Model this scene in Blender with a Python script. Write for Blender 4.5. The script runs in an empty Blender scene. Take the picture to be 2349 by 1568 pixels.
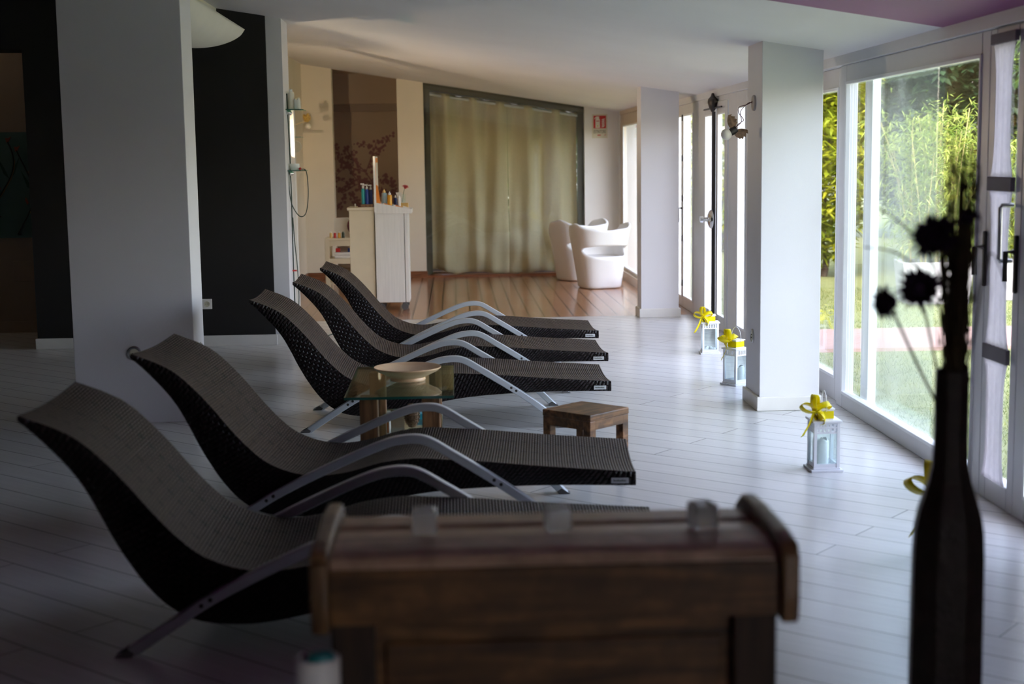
import bpy, bmesh, math, random
from mathutils import Vector, Matrix, Euler
R = math.radians
random.seed(7)
S = bpy.context.scene
COL = S.collection

# ------------------------------------------------------------------ materials
def new_mat(name):
    m = bpy.data.materials.new(name); m.use_nodes = True
    nt = m.node_tree; nt.nodes.clear()
    out = nt.nodes.new('ShaderNodeOutputMaterial')
    return m, nt, out
def N(nt, t, **kw):
    n = nt.nodes.new(t)
    for k, v in kw.items():
        if k.startswith('i_'):
            n.inputs[k[2:].replace('_', ' ')].default_value = v
        else: setattr(n, k, v)
    return n
def rgba(c): return (c[0], c[1], c[2], 1.0)
def plain(name, col, rough=.5, metal=0.0, var=.06, vscale=6.0, bump=0.0, bscale=40.0, spec=.5, trans=0.0, stretch=None, sss=0.0):
    m, nt, out = new_mat(name)
    b = N(nt, 'ShaderNodeBsdfPrincipled')
    b.inputs['Roughness'].default_value = rough; b.inputs['Metallic'].default_value = metal
    b.inputs['Specular IOR Level'].default_value = spec
    tc = N(nt, 'ShaderNodeTexCoord'); src = tc.outputs['Object']
    if stretch:
        mp = N(nt, 'ShaderNodeMapping'); mp.inputs['Scale'].default_value = stretch
        nt.links.new(src, mp.inputs['Vector']); src = mp.outputs['Vector']
    nz = N(nt, 'ShaderNodeTexNoise'); nz.inputs['Scale'].default_value = vscale; nz.inputs['Detail'].default_value = 4
    nt.links.new(src, nz.inputs['Vector'])
    cr = N(nt, 'ShaderNodeValToRGB')
    cr.color_ramp.elements[0].position = .3; cr.color_ramp.elements[1].position = .7
    cr.color_ramp.elements[0].color = rgba([max(0, c*(1-var)) for c in col]); cr.color_ramp.elements[1].color = rgba([min(1, c*(1+var)) for c in col])
    nt.links.new(nz.outputs['Fac'], cr.inputs['Fac']); nt.links.new(cr.outputs['Color'], b.inputs['Base Color'])
    if bump:
        n2 = N(nt, 'ShaderNodeTexNoise'); n2.inputs['Scale'].default_value = bscale; n2.inputs['Detail'].default_value = 3
        nt.links.new(src, n2.inputs['Vector'])
        bp = N(nt, 'ShaderNodeBump'); bp.inputs['Strength'].default_value = bump; bp.inputs['Distance'].default_value = .01
        nt.links.new(n2.outputs['Fac'], bp.inputs['Height']); nt.links.new(bp.outputs['Normal'], b.inputs['Normal'])
    if trans:
        tl = N(nt, 'ShaderNodeBsdfTranslucent'); nt.links.new(cr.outputs['Color'], tl.inputs['Color'])
        mx = N(nt, 'ShaderNodeMixShader'); mx.inputs['Fac'].default_value = trans
        nt.links.new(b.outputs[0], mx.inputs[1]); nt.links.new(tl.outputs[0], mx.inputs[2]); nt.links.new(mx.outputs[0], out.inputs['Surface'])
    else:
        nt.links.new(b.outputs[0], out.inputs['Surface'])
    return m
def wood(name, c1, c2, rough=.45, scale=3.0, axis=2, contrast=(.35, .65), patch=0.0):
    m, nt, out = new_mat(name)
    b = N(nt, 'ShaderNodeBsdfPrincipled'); b.inputs['Roughness'].default_value = rough
    tc = N(nt, 'ShaderNodeTexCoord'); mp = N(nt, 'ShaderNodeMapping')
    sc = [14.0, 14.0, 14.0]; sc[axis] = 1.2; mp.inputs['Scale'].default_value = sc
    nt.links.new(tc.outputs['Object'], mp.inputs['Vector'])
    nz = N(nt, 'ShaderNodeTexNoise'); nz.inputs['Scale'].default_value = scale; nz.inputs['Detail'].default_value = 6; nz.inputs['Distortion'].default_value = .6
    nt.links.new(mp.outputs[0], nz.inputs['Vector'])
    cr = N(nt, 'ShaderNodeValToRGB'); cr.color_ramp.elements[0].position, cr.color_ramp.elements[1].position = contrast
    cr.color_ramp.elements[0].color = rgba(c1); cr.color_ramp.elements[1].color = rgba(c2)
    nt.links.new(nz.outputs['Fac'], cr.inputs['Fac'])
    col = cr.outputs['Color']
    if patch:
        n3 = N(nt, 'ShaderNodeTexNoise'); n3.inputs['Scale'].default_value = 14; n3.inputs['Detail'].default_value = 5
        nt.links.new(tc.outputs['Object'], n3.inputs['Vector'])
        r3 = N(nt, 'ShaderNodeValToRGB'); r3.color_ramp.elements[0].position = .45; r3.color_ramp.elements[1].position = .6
        r3.color_ramp.elements[0].color = (1-patch, 1-patch, 1-patch, 1); r3.color_ramp.elements[1].color = (1, 1, 1, 1)
        nt.links.new(n3.outputs['Fac'], r3.inputs['Fac'])
        mm = N(nt, 'ShaderNodeMix', data_type='RGBA', blend_type='MULTIPLY'); mm.inputs['Factor'].default_value = 1
        nt.links.new(col, mm.inputs['A']); nt.links.new(r3.outputs['Color'], mm.inputs['B']); col = mm.outputs['Result']
    nt.links.new(col, b.inputs['Base Color'])
    bp = N(nt, 'ShaderNodeBump'); bp.inputs['Strength'].default_value = .25; bp.inputs['Distance'].default_value = .004
    nt.links.new(nz.outputs['Fac'], bp.inputs['Height']); nt.links.new(bp.outputs[0], b.inputs['Normal'])
    nt.links.new(b.outputs[0], out.inputs['Surface'])
    return m
def planks(name, c1, c2, gap, width, length, angle, rough, bump=.3, mortar=.006, grain=.12):
    m, nt, out = new_mat(name)
    b = N(nt, 'ShaderNodeBsdfPrincipled'); b.inputs['Roughness'].default_value = rough
    tc = N(nt, 'ShaderNodeTexCoord'); mp = N(nt, 'ShaderNodeMapping'); mp.inputs['Rotation'].default_value = (0, 0, angle)
    nt.links.new(tc.outputs['Object'], mp.inputs['Vector'])
    bk = N(nt, 'ShaderNodeTexBrick'); bk.offset = .37; bk.offset_frequency = 2
    bk.inputs['Scale'].default_value = 1.0; bk.inputs['Brick Width'].default_value = length; bk.inputs['Row Height'].default_value = width
    bk.inputs['Mortar Size'].default_value = mortar*.5; bk.inputs['Mortar Smooth'].default_value = .2
    bk.inputs['Color1'].default_value = rgba(c1); bk.inputs['Color2'].default_value = rgba(c2); bk.inputs['Mortar'].default_value = rgba(gap)
    nt.links.new(mp.outputs[0], bk.inputs['Vector'])
    mp2 = N(nt, 'ShaderNodeMapping'); mp2.inputs['Scale'].default_value = (1.5, 30, 1); nt.links.new(mp.outputs[0], mp2.inputs['Vector'])
    nz = N(nt, 'ShaderNodeTexNoise'); nz.inputs['Scale'].default_value = 1.6; nz.inputs['Detail'].default_value = 5
    nt.links.new(mp2.outputs[0], nz.inputs['Vector'])
    cr = N(nt, 'ShaderNodeValToRGB'); cr.color_ramp.elements[0].position = .3; cr.color_ramp.elements[1].position = .7
    cr.color_ramp.elements[0].color = (1-grain, 1-grain, 1-grain, 1); cr.color_ramp.elements[1].color = (1, 1, 1, 1)
    nt.links.new(nz.outputs['Fac'], cr.inputs['Fac'])
    mm = N(nt, 'ShaderNodeMix', data_type='RGBA', blend_type='MULTIPLY'); mm.inputs['Factor'].default_value = 1
    nt.links.new(bk.outputs['Color'], mm.inputs['A']); nt.links.new(cr.outputs['Color'], mm.inputs['B'])
    nt.links.new(mm.outputs['Result'], b.inputs['Base Color'])
    inv = N(nt, 'ShaderNodeMath', operation='MULTIPLY_ADD'); inv.inputs[1].default_value = -1.0; inv.inputs[2].default_value = 1.0
    nt.links.new(bk.outputs['Fac'], inv.inputs[0])
    ad = N(nt, 'ShaderNodeMath', operation='MULTIPLY_ADD'); ad.inputs[1].default_value = .15
    nt.links.new(nz.outputs['Fac'], ad.inputs[0]); nt.links.new(inv.outputs[0], ad.inputs[2])
    bp = N(nt, 'ShaderNodeBump'); bp.inputs['Strength'].default_value = bump; bp.inputs['Distance'].default_value = .003
    nt.links.new(ad.outputs[0], bp.inputs['Height']); nt.links.new(bp.outputs[0], b.inputs['Normal'])
    nt.links.new(b.outputs[0], out.inputs['Surface'])
    return m
def weave(name, c1, c2, gap, bw, rh, rough=.45, seams=None, bump=.8, mortar=.25, spec=.4):
    # woven strands laid out in the UV map (metres): U along the lounger, V across it
    m, nt, out = new_mat(name)
    b = N(nt, 'ShaderNodeBsdfPrincipled'); b.inputs['Roughness'].default_value = rough
    b.inputs['Specular IOR Level'].default_value = spec
    uv = N(nt, 'ShaderNodeUVMap'); sp = N(nt, 'ShaderNodeSeparateXYZ'); nt.links.new(uv.outputs[0], sp.inputs[0])
    cb = N(nt, 'ShaderNodeCombineXYZ'); nt.links.new(sp.outputs['Y'], cb.inputs['X']); nt.links.new(sp.outputs['X'], cb.inputs['Y'])
    bk = N(nt, 'ShaderNodeTexBrick'); bk.offset = .5
    bk.inputs['Scale'].default_value = 1.0; bk.inputs['Brick Width'].default_value = bw; bk.inputs['Row Height'].default_value = rh
    bk.inputs['Mortar Size'].default_value = rh*mortar; bk.inputs['Mortar Smooth'].default_value = 1.0
    bk.inputs['Color1'].default_value = rgba(c1); bk.inputs['Color2'].default_value = rgba(c2); bk.inputs['Mortar'].default_value = rgba(gap)
    nt.links.new(cb.outputs[0], bk.inputs['Vector'])
    col = bk.outputs['Color']
    if seams:
        for c in seams:
            cp = N(nt, 'ShaderNodeMath', operation='COMPARE'); cp.inputs[1].default_value = c; cp.inputs[2].default_value = .011
            nt.links.new(sp.outputs['Y'], cp.inputs[0])
            sn = N(nt, 'ShaderNodeMath', operation='MULTIPLY'); sn.inputs[1].default_value = 2*math.pi/.05; nt.links.new(sp.outputs['X'], sn.inputs[0])
            si = N(nt, 'ShaderNodeMath', operation='SINE'); nt.links.new(sn.outputs[0], si.inputs[0])
            gt = N(nt, 'ShaderNodeMath', operation='GREATER_THAN'); gt.inputs[1].default_value = -.2; nt.links.new(si.outputs[0], gt.inputs[0])
            mu = N(nt, 'ShaderNodeMath', operation='MULTIPLY'); nt.links.new(cp.outputs[0], mu.inputs[0]); nt.links.new(gt.outputs[0], mu.inputs[1])
            mx = N(nt, 'ShaderNodeMix', data_type='RGBA'); nt.links.new(mu.outputs[0], mx.inputs['Factor'])
            nt.links.new(col, mx.inputs['A']); mx.inputs['B'].default_value = rgba([g*.4 for g in gap]); col = mx.outputs['Result']
    nt.links.new(col, b.inputs['Base Color'])
    inv = N(nt, 'ShaderNodeMath', operation='SUBTRACT'); inv.inputs[0].default_value = 1; nt.links.new(bk.outputs['Fac'], inv.inputs[1])
    bp = N(nt, 'ShaderNodeBump'); bp.inputs['Strength'].default_value = bump; bp.inputs['Distance'].default_value = .004
    nt.links.new(inv.outputs[0], bp.inputs['Height']); nt.links.new(bp.outputs[0], b.inputs['Normal'])
    nt.links.new(b.outputs[0], out.inputs['Surface'])
    return m
def glass(name, tint=(.95, .97, .95), refl=.08, haze=0.0, rough=0.0):
    m, nt, out = new_mat(name)
    tr = N(nt, 'ShaderNodeBsdfTransparent'); tr.inputs[0].default_value = rgba(tint)
    gl = N(nt, 'ShaderNodeBsdfGlossy'); gl.inputs['Roughness'].default_value = rough; gl.inputs[0].default_value = (1, 1, 1, 1)
    fr = N(nt, 'ShaderNodeFresnel'); ge = N(nt, 'ShaderNodeNewGeometry')
    io = N(nt, 'ShaderNodeMath', operation='MULTIPLY_ADD'); io.inputs[1].default_value = 1/1.45-1.45; io.inputs[2].default_value = 1.45
    nt.links.new(ge.outputs['Backfacing'], io.inputs[0]); nt.links.new(io.outputs[0], fr.inputs['IOR'])
    mu = N(nt, 'ShaderNodeMath', operation='MULTIPLY_ADD'); mu.inputs[1].default_value = .85; mu.inputs[2].default_value = refl*.1; nt.links.new(fr.outputs[0], mu.inputs[0])
    mx = N(nt, 'ShaderNodeMixShader'); nt.links.new(mu.outputs[0], mx.inputs['Fac']); nt.links.new(tr.outputs[0], mx.inputs[1]); nt.links.new(gl.outputs[0], mx.inputs[2])
    last = mx
    if haze:
        df = N(nt, 'ShaderNodeBsdfTranslucent'); df.inputs[0].default_value = (.9, .95, .92, 1)
        m2 = N(nt, 'ShaderNodeMixShader'); m2.inputs['Fac'].default_value = haze
        nt.links.new(mx.outputs[0], m2.inputs[1]); nt.links.new(df.outputs[0], m2.inputs[2]); last = m2
    nt.links.new(last.outputs[0], out.inputs['Surface'])
    return m
def leafmat(name, c1, c2, scale=3.0, tl=.45):
    m, nt, out = new_mat(name)
    tc = N(nt, 'ShaderNodeTexCoord'); nz = N(nt, 'ShaderNodeTexNoise'); nz.inputs['Scale'].default_value = scale; nz.inputs['Detail'].default_value = 6
    nt.links.new(tc.outputs['Object'], nz.inputs['Vector'])
    cr = N(nt, 'ShaderNodeValToRGB'); cr.color_ramp.elements[0].position = .35; cr.color_ramp.elements[1].position = .65
    cr.color_ramp.elements[0].color = rgba(c1); cr.color_ramp.elements[1].color = rgba(c2)
    nt.links.new(nz.outputs['Fac'], cr.inputs['Fac'])
    d = N(nt, 'ShaderNodeBsdfPrincipled'); d.inputs['Roughness'].default_value = .45
    t = N(nt, 'ShaderNodeBsdfTranslucent')
    nt.links.new(cr.outputs[0], d.inputs['Base Color']); nt.links.new(cr.outputs[0], t.inputs[0])
    mx = N(nt, 'ShaderNodeMixShader'); mx.inputs['Fac'].default_value = tl
    nt.links.new(d.outputs[0], mx.inputs[1]); nt.links.new(t.outputs[0], mx.inputs[2]); nt.links.new(mx.outputs[0], out.inputs['Surface'])
    return m

M = {}
M['white'] = plain('white_paint', (.80, .79, .775), .55, var=.015, vscale=2, bump=.05, bscale=120)
M['pillar'] = plain('pillar_paint', (.77, .755, .785), .5, var=.02, vscale=2, bump=.04, bscale=150)
M['ceiling'] = plain('ceiling_paint', (.78, .76, .765), .7, var=.02, vscale=1.5)
M['cream'] = plain('warm_tinted_paint', (.80, .71, .57), .6, var=.03, vscale=2)  # cream tint puts the far end's warm light into the wall colour
M['purple'] = plain('purple_paint', (.24, .035, .16), .5, var=.06, vscale=3)
M['black'] = plain('dark_brown_paint', (.012, .0105, .011), .6, var=.15, vscale=4)
M['beige'] = plain('beige_paint', (.42, .33, .25), .6, var=.04, vscale=2)
M['taupe'] = plain('taupe_paint', (.60, .48, .35), .7, var=.04, vscale=2)
M['skirt'] = plain('skirting_paint', (.78, .75, .70), .4, var=.03)
M['frame'] = plain('window_frame_paint', (.70, .70, .71), .35, var=.02)
M['frame_w'] = plain('white_frame_paint', (.86, .87, .88), .35, var=.02)
M['framebeige'] = plain('beige_frame_paint', (.62, .50, .38), .4, var=.03)
M['floor'] = planks('white_floor_planks', (.74, .73, .71), (.69, .68, .665), (.30, .28, .27), .172, 2.4, R(-139), .25, mortar=.007, grain=.1)
M['woodfloor'] = planks('wooden_floor_boards', (.58, .28, .14), (.45, .20, .095), (.09, .035, .016), .142, 1.7, R(90), .15, mortar=.022, grain=.25)
M['redwood'] = wood('red_brown_wood', (.16, .055, .02), (.30, .11, .045), .35, axis=0)
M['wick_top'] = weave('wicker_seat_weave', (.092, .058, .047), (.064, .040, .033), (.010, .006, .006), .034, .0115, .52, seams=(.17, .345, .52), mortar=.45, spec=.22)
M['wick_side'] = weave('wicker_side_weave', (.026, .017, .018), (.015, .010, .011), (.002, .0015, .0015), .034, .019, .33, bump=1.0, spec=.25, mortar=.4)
M['alu'] = plain('grey_aluminium', (.60, .635, .68), .38, .5, var=.03)
M['darkmetal'] = plain('dark_metal', (.05, .045, .045), .4, .7)
M['chrome'] = plain('chrome', (.75, .75, .76), .12, 1.0, var=.01)
M['steel'] = plain('brushed_steel', (.55, .55, .56), .3, .9)
M['rubber'] = plain('dark_rubber', (.10, .095, .095), .6)
M['plate'] = plain('silver_plate', (.62, .63, .64), .35, .3)
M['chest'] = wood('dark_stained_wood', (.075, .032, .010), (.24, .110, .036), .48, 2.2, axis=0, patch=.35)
M['chestlid'] = wood('worn_lit_wood', (.42, .26, .165), (.76, .54, .38), .33, 2.2, axis=0, patch=.25)  # worn lid wood, lightened to put the light on its top into the colour
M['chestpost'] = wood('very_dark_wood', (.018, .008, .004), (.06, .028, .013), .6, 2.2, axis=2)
M['chestcap'] = wood('chest_trim_wood', (.09, .046, .02), (.32, .19, .09), .33, 2.2, axis=2)
M['stool'] = wood('brown_stool_wood', (.075, .03, .011), (.34, .16, .062), .38, 2.5, axis=0, patch=.45)
M['tleg'] = wood('oak_leg_wood', (.085, .036, .013), (.32, .155, .062), .5, 2.2, axis=2)
M['bowl'] = wood('pale_turned_wood', (.80, .48, .25), (.90, .61, .37), .35, 1.0, axis=0)
M['glass'] = glass('window_glass')
M['glasshaze'] = glass('hazy_glass', (.93, .97, .95), .1, .007)  # translucent haze stands in for reflections in the doubled panes
M['tglass'] = glass('green_table_glass', (.80, .90, .83), .1)
M['tedge'] = plain('green_glass_edge', (.02, .10, .08), .15)
M['lglass'] = glass('lantern_glass', (.93, .97, .97), .06)
M['clear'] = glass('clear_glass', (.96, .98, .97), .1)
M['shelfglass'] = glass('green_shelf_glass', (.45, .75, .62), .1)
M['crystal'], _nt, _o = new_mat('crystal')
_g = N(_nt, 'ShaderNodeBsdfGlass'); _g.inputs['IOR'].default_value = 1.5; _d = N(_nt, 'ShaderNodeBsdfTranslucent'); _d.inputs[0].default_value = (.95, .97, .95, 1); _m = N(_nt, 'ShaderNodeMixShader'); _m.inputs[0].default_value = .28
_nt.links.new(_g.outputs[0], _m.inputs[1]); _nt.links.new(_d.outputs[0], _m.inputs[2]); _nt.links.new(_m.outputs[0], _o.inputs[0])
M['yellow'] = plain('yellow_satin', (.95, .82, .0), .3, var=.06, vscale=30, trans=.25)
M['lantern'] = plain('white_lantern_metal', (.80, .82, .86), .4, var=.02)
M['wax'] = plain('white_wax', (.80, .82, .80), .5, var=.02)
M['waxcream'] = plain('cream_wax', (.82, .78, .66), .5, var=.02)
M['plastic'] = plain('white_moulded_plastic', (.90, .885, .865), .25, var=.01)
M['curtain'] = plain('olive_linen', (.70, .61, .42), .85, var=.05, vscale=60, bump=.1, bscale=300, trans=.22)
M['olive'] = plain('dark_olive_metal', (.075, .068, .045), .5)
M['fabric'] = plain('white_sheer_fabric', (.80, .77, .80), .85, var=.04, vscale=30, trans=.5)
M['band'] = plain('grey_band', (.20, .18, .20), .7)
M['vase'] = plain('dark_bronze_ceramic', (.030, .020, .015), .42, var=.35, vscale=25, bump=.4, bscale=90)
M['stem'] = plain('dried_stem', (.07, .05, .02), .8, var=.4, vscale=30)
M['petal'] = plain('dark_purple_petal', (.035, .012, .05), .8, var=.4, vscale=60)
M['whitewood'] = plain('lit_white_wood', (.80, .78, .74), .45, var=.05, vscale=3, stretch=(20, 20, 1))
M['creamwood'] = plain('cream_wood', (.72, .63, .46), .5, var=.03)
M['orange'] = plain('orange_card', (.80, .25, .03), .5)
M['teal'] = plain('teal_plastic', (.02, .36, .36), .3)
M['blue'] = plain('blue_plastic', (.01, .05, .30), .3)
M['navy'] = plain('navy_plastic', (.01, .03, .16), .3)
M['skyblue'] = plain('pale_blue_plastic', (.35, .55, .62), .3)
M['cyan'] = plain('cyan_plastic', (.05, .42, .55), .3)
M['amber'] = plain('amber_oil', (.75, .36, .02), .2)
M['gold'] = plain('golden_cap', (.72, .50, .18), .35, .3)
M['whitep'] = plain('white_plastic', (.86, .84, .80), .35)
M['paper'] = plain('paper', (.75, .70, .62), .7)
M['red'] = plain('red_ink', (.55, .02, .02), .5)
M['ink'] = plain('dark_ink', (.03, .05, .02), .6)
M['signbg'] = plain('sign_board', (.66, .63, .50), .5)
M['signwhite'] = plain('sign_white', (.78, .74, .66), .5)
M['signyel'] = plain('sign_yellow', (.60, .55, .05), .5)
M['pink'] = plain('coral_petal', (.55, .08, .08), .6)
M['green'] = plain('green_stem', (.08, .16, .04), .6)
M['brownbox'] = wood('brown_box_wood', (.12, .06, .03), (.32, .18, .09), .5)
M['basket'] = plain('brown_wicker_basket', (.16, .09, .04), .7, var=.4, vscale=60, bump=.6, bscale=90)
M['plum'] = plain('plum_fabric', (.16, .035, .05), .8)
M['towel'] = plain('white_towel', (.75, .72, .68), .9, bump=.3, bscale=150)
M['cable'] = plain('dark_green_cable', (.012, .035, .022), .5)
M['bulb'] = plain('frosted_bulb', (.80, .75, .66), .3)
M['feather'] = plain('brown_feather', (.24, .15, .09), .8, var=.35, vscale=60)
M['feathery'] = plain('golden_feather', (.50, .32, .08), .8, var=.35, vscale=60)
M['wine'] = plain('wine_red_wire', (.10, .02, .05), .5)
M['rosette'] = plain('stone_rosette', (.42, .36, .33), .6)
M['sail'] = plain('plaster_lamp', (.78, .76, .69), .6, var=.02)
M['tealpaper'] = plain('teal_panel', (.10, .185, .165), .7, var=.1)
M['vine'] = plain('vine_brown', (.025, .03, .018), .7)
M['vinegold'] = plain('vine_gold', (.28, .18, .05), .7)
M['vineleaf'] = plain('vine_leaf', (.02, .08, .045), .7)
M['vinered'] = plain('vine_red', (.30, .09, .05), .7)
M['decal'] = plain('plum_wall_decal', (.34, .17, .17), .8)
M['bark'] = plain('bark', (.06, .045, .03), .9, var=.4, vscale=15, bump=.6)
M['cane'] = plain('bamboo_cane', (.38, .33, .12), .5, var=.2)
M['pot'] = plain('white_planter', (.42, .41, .43), .5)
M['path'] = plain('pink_paving', (.30, .20, .17), .85, var=.12, vscale=4)
M['leaf_dark'] = leafmat('dark_leaves', (.010, .030, .012), (.035, .075, .025), 4, .3)
M['leaf_mid'] = leafmat('mid_leaves', (.04, .10, .015), (.16, .25, .03), 4)
M['leaf_yel'] = leafmat('yellow_green_leaves', (.16, .24, .01), (.50, .50, .03), 4)
M['leaf_bam'] = leafmat('bamboo_leaves', (.15, .25, .035), (.44, .50, .10), 6)
M['leaf_bam2'] = leafmat('deep_bamboo_leaves', (.09, .17, .01), (.34, .40, .02), 6)
M['grassb'] = leafmat('grass_blades', (.10, .15, .03), (.24, .28, .08), 2, .3)
M['render'] = plain('exterior_render', (.75, .72, .68), .8)
# lawn
m, nt, out = new_mat('lawn'); M['lawn'] = m
b = N(nt, 'ShaderNodeBsdfPrincipled'); b.inputs['Roughness'].default_value = .9
tc = N(nt, 'ShaderNodeTexCoord'); nz = N(nt, 'ShaderNodeTexNoise'); nz.inputs['Scale'].default_value = 9; nz.inputs['Detail'].default_value = 8; nz.inputs['Roughness'].default_value = .75
nt.links.new(tc.outputs['Object'], nz.inputs['Vector'])
cr = N(nt, 'ShaderNodeValToRGB'); cr.color_ramp.elements[0].position = .32; cr.color_ramp.elements[1].position = .68
cr.color_ramp.elements[0].color = (.085, .115, .028, 1); cr.color_ramp.elements[1].color = (.21, .23, .08, 1)
nt.links.new(nz.outputs['Fac'], cr.inputs[0]); nt.links.new(cr.outputs[0], b.inputs['Base Color']); nt.links.new(b.outputs[0], out.inputs[0])

# ------------------------------------------------------------------ mesh builder
class MB:
    def __init__(s): s.v = []; s.f = []; s.uv = []; s.hasuv = False
    def add(s, vs, fs, uvs=None):
        o = len(s.v); s.v += [tuple(p) for p in vs]; s.f += [tuple(i+o for i in f) for f in fs]
        if uvs: s.hasuv = True; s.uv += uvs
        else: s.uv += [None]*len(fs)
        return s
    def box(s, x0, x1, y0, y1, z0, z1, M4=None):
        p = [(x0,y0,z0),(x1,y0,z0),(x1,y1,z0),(x0,y1,z0),(x0,y0,z1),(x1,y0,z1),(x1,y1,z1),(x0,y1,z1)]
        if M4 is not None: p = [tuple(M4 @ Vector(q)) for q in p]
        return s.add(p, [(0,3,2,1),(4,5,6,7),(0,1,5,4),(1,2,6,5),(2,3,7,6),(3,0,4,7)])
    def prism(s, poly, a, b, axis='y'):
        # poly of 2-D points extruded from a to b along an axis
        def P(q, t):
            return {'x': (t, q[0], q[1]), 'y': (q[0], t, q[1]), 'z': (q[0], q[1], t)}[axis]
        n = len(poly); vs = [P(q, a) for q in poly]+[P(q, b) for q in poly]
        return s.add(vs, [tuple(range(n)), tuple(range(2*n-1, n-1, -1))]+[(i, i+n, (i+1) % n+n, (i+1) % n) for i in range(n)])
    def lathe(s, prof, c=(0, 0), n=24, M4=None, z0=0.0):
        vs = []; fs = []; k = len(prof)
        for r, z in prof:
            for j in range(n):
                a = 2*math.pi*j/n; vs.append((c[0]+r*math.cos(a), c[1]+r*math.sin(a), z+z0))
        for i in range(k-1):
            for j in range(n):
                fs.append((i*n+j, i*n+(j+1) % n, (i+1)*n+(j+1) % n, (i+1)*n+j))
        fs.append(tuple(range(n-1, -1, -1))); fs.append(tuple((k-1)*n+j for j in range(n)))
        if M4 is not None: vs = [tuple(M4 @ Vector(q)) for q in vs]
        return s.add(vs, fs)
    def tube(s, path, r, n=8, r2=None):
        P = [Vector(p) for p in path]; vs = []; fs = []; k = len(P)
        up = Vector((.13, .29, .95)).normalized()
        for i, p in enumerate(P):
            t = (P[min(i+1, k-1)]-P[max(i-1, 0)]).normalized()
            a = t.cross(up); a = a.normalized() if a.length > 1e-4 else t.orthogonal().normalized()
            bb = t.cross(a)
            rr = r if r2 is None else r+(r2-r)*i/max(1, k-1)
            for j in range(n):
                w = 2*math.pi*j/n; vs.append(tuple(p+a*rr*math.cos(w)+bb*rr*math.sin(w)))
        for i in range(k-1):
            for j in range(n): fs.append((i*n+j, i*n+(j+1) % n, (i+1)*n+(j+1) % n, (i+1)*n+j))
        fs.append(tuple(range(n-1, -1, -1))); fs.append(tuple((k-1)*n+j for j in range(n)))
        return s.add(vs, fs)
    def sphere(s, c, r, n=16, k=10, sc=(1, 1, 1)):
        return s.lathe([(max(1e-4, r*math.sin(math.pi*i/k)), -r*math.cos(math.pi*i/k)) for i in range(k+1)], n=n,
                       M4=Matrix.Translation(c) @ Matrix.Diagonal((sc[0], sc[1], sc[2], 1)))
    def strip(s, path, width_vec, th=.0):
        # ribbon: path of points, each widened by +-width_vec/2
        vs = []; fs = []
        for i, p in enumerate(path):
            w = Vector(width_vec[i] if isinstance(width_vec, list) else width_vec)*.5
            vs += [tuple(Vector(p)-w), tuple(Vector(p)+w)]
        for i in range(len(path)-1): fs.append((2*i, 2*i+1, 2*i+3, 2*i+2))
        return s.add(vs, fs)
    def build(s, name, m, parent=None, smooth=False, bevel=0.0, solid=0.0, loc=None, sub=0):
        me = bpy.data.meshes.new(name); me.from_pydata(s.v, [], s.f); me.validate(clean_customdata=False)
        me.materials.append(M[m] if isinstance(m, str) else m)
        if s.hasuv:
            ul = me.uv_layers.new(name='UVMap')
            for p, u in zip(me.polygons, s.uv):
                if u:
                    for li, q in zip(p.loop_indices, u): ul.data[li].uv = q
        bm = bmesh.new(); bm.from_mesh(me); bmesh.ops.recalc_face_normals(bm, faces=bm.faces); bm.to_mesh(me); bm.free()
        o = bpy.data.objects.new(name, me); COL.objects.link(o)
        if smooth:
            for p in me.polygons: p.use_smooth = True
            if hasattr(me, 'set_sharp_from_angle'): me.set_sharp_from_angle(angle=R(42))
        if solid:
            md = o.modifiers.new('thickness', 'SOLIDIFY'); md.thickness = solid; md.offset = 0
        if bevel:
            md = o.modifiers.new('bevel', 'BEVEL'); md.width = bevel; md.segments = 2; md.limit_method = 'ANGLE'; md.angle_limit = R(40)
        if sub:
            md = o.modifiers.new('subd', 'SUBSURF'); md.levels = sub; md.render_levels = sub
        if parent is not None: o.parent = parent
        if loc is not None: o.location = loc
        return o
def tag(o, label, cat, group=None, kind=None):
    o['label'] = label; o['category'] = cat
    if group: o['group'] = group
    if kind: o['kind'] = kind
    return o
def thing(name, label, cat, loc=(0, 0, 0), rz=0.0, group=None):
    o = bpy.data.objects.new(name, None); COL.objects.link(o); o.empty_display_size = .1
    o.location = loc; o.rotation_euler = (0, 0, rz)
    return tag(o, label, cat, group)
def struct(o):
    o['kind'] = 'structure'; return o
def sempty(name, loc=(0, 0, 0)):
    o = bpy.data.objects.new(name, None); COL.objects.link(o); o.location = loc; o['kind'] = 'structure'; return o
def copy_tree(o, parent=None):
    c = o.copy(); COL.objects.link(c)
    if parent is not None: c.parent = parent
    for ch in list(o.children): copy_tree(ch, c)
    return c
def catmull(pts, n):
    out = []; P = [Vector(p) for p in pts]
    for i in range(len(P)-1):
        p0, p1, p2, p3 = P[max(0, i-1)], P[i], P[i+1], P[min(len(P)-1, i+2)]
        for j in range(n):
            t = j/n
            out.append(.5*((2*p1)+(p2-p0)*t+(2*p0-5*p1+4*p2-p3)*t*t+(3*p1-p0-3*p2+p3)*t**3))
    out.append(P[-1]); return out

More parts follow.
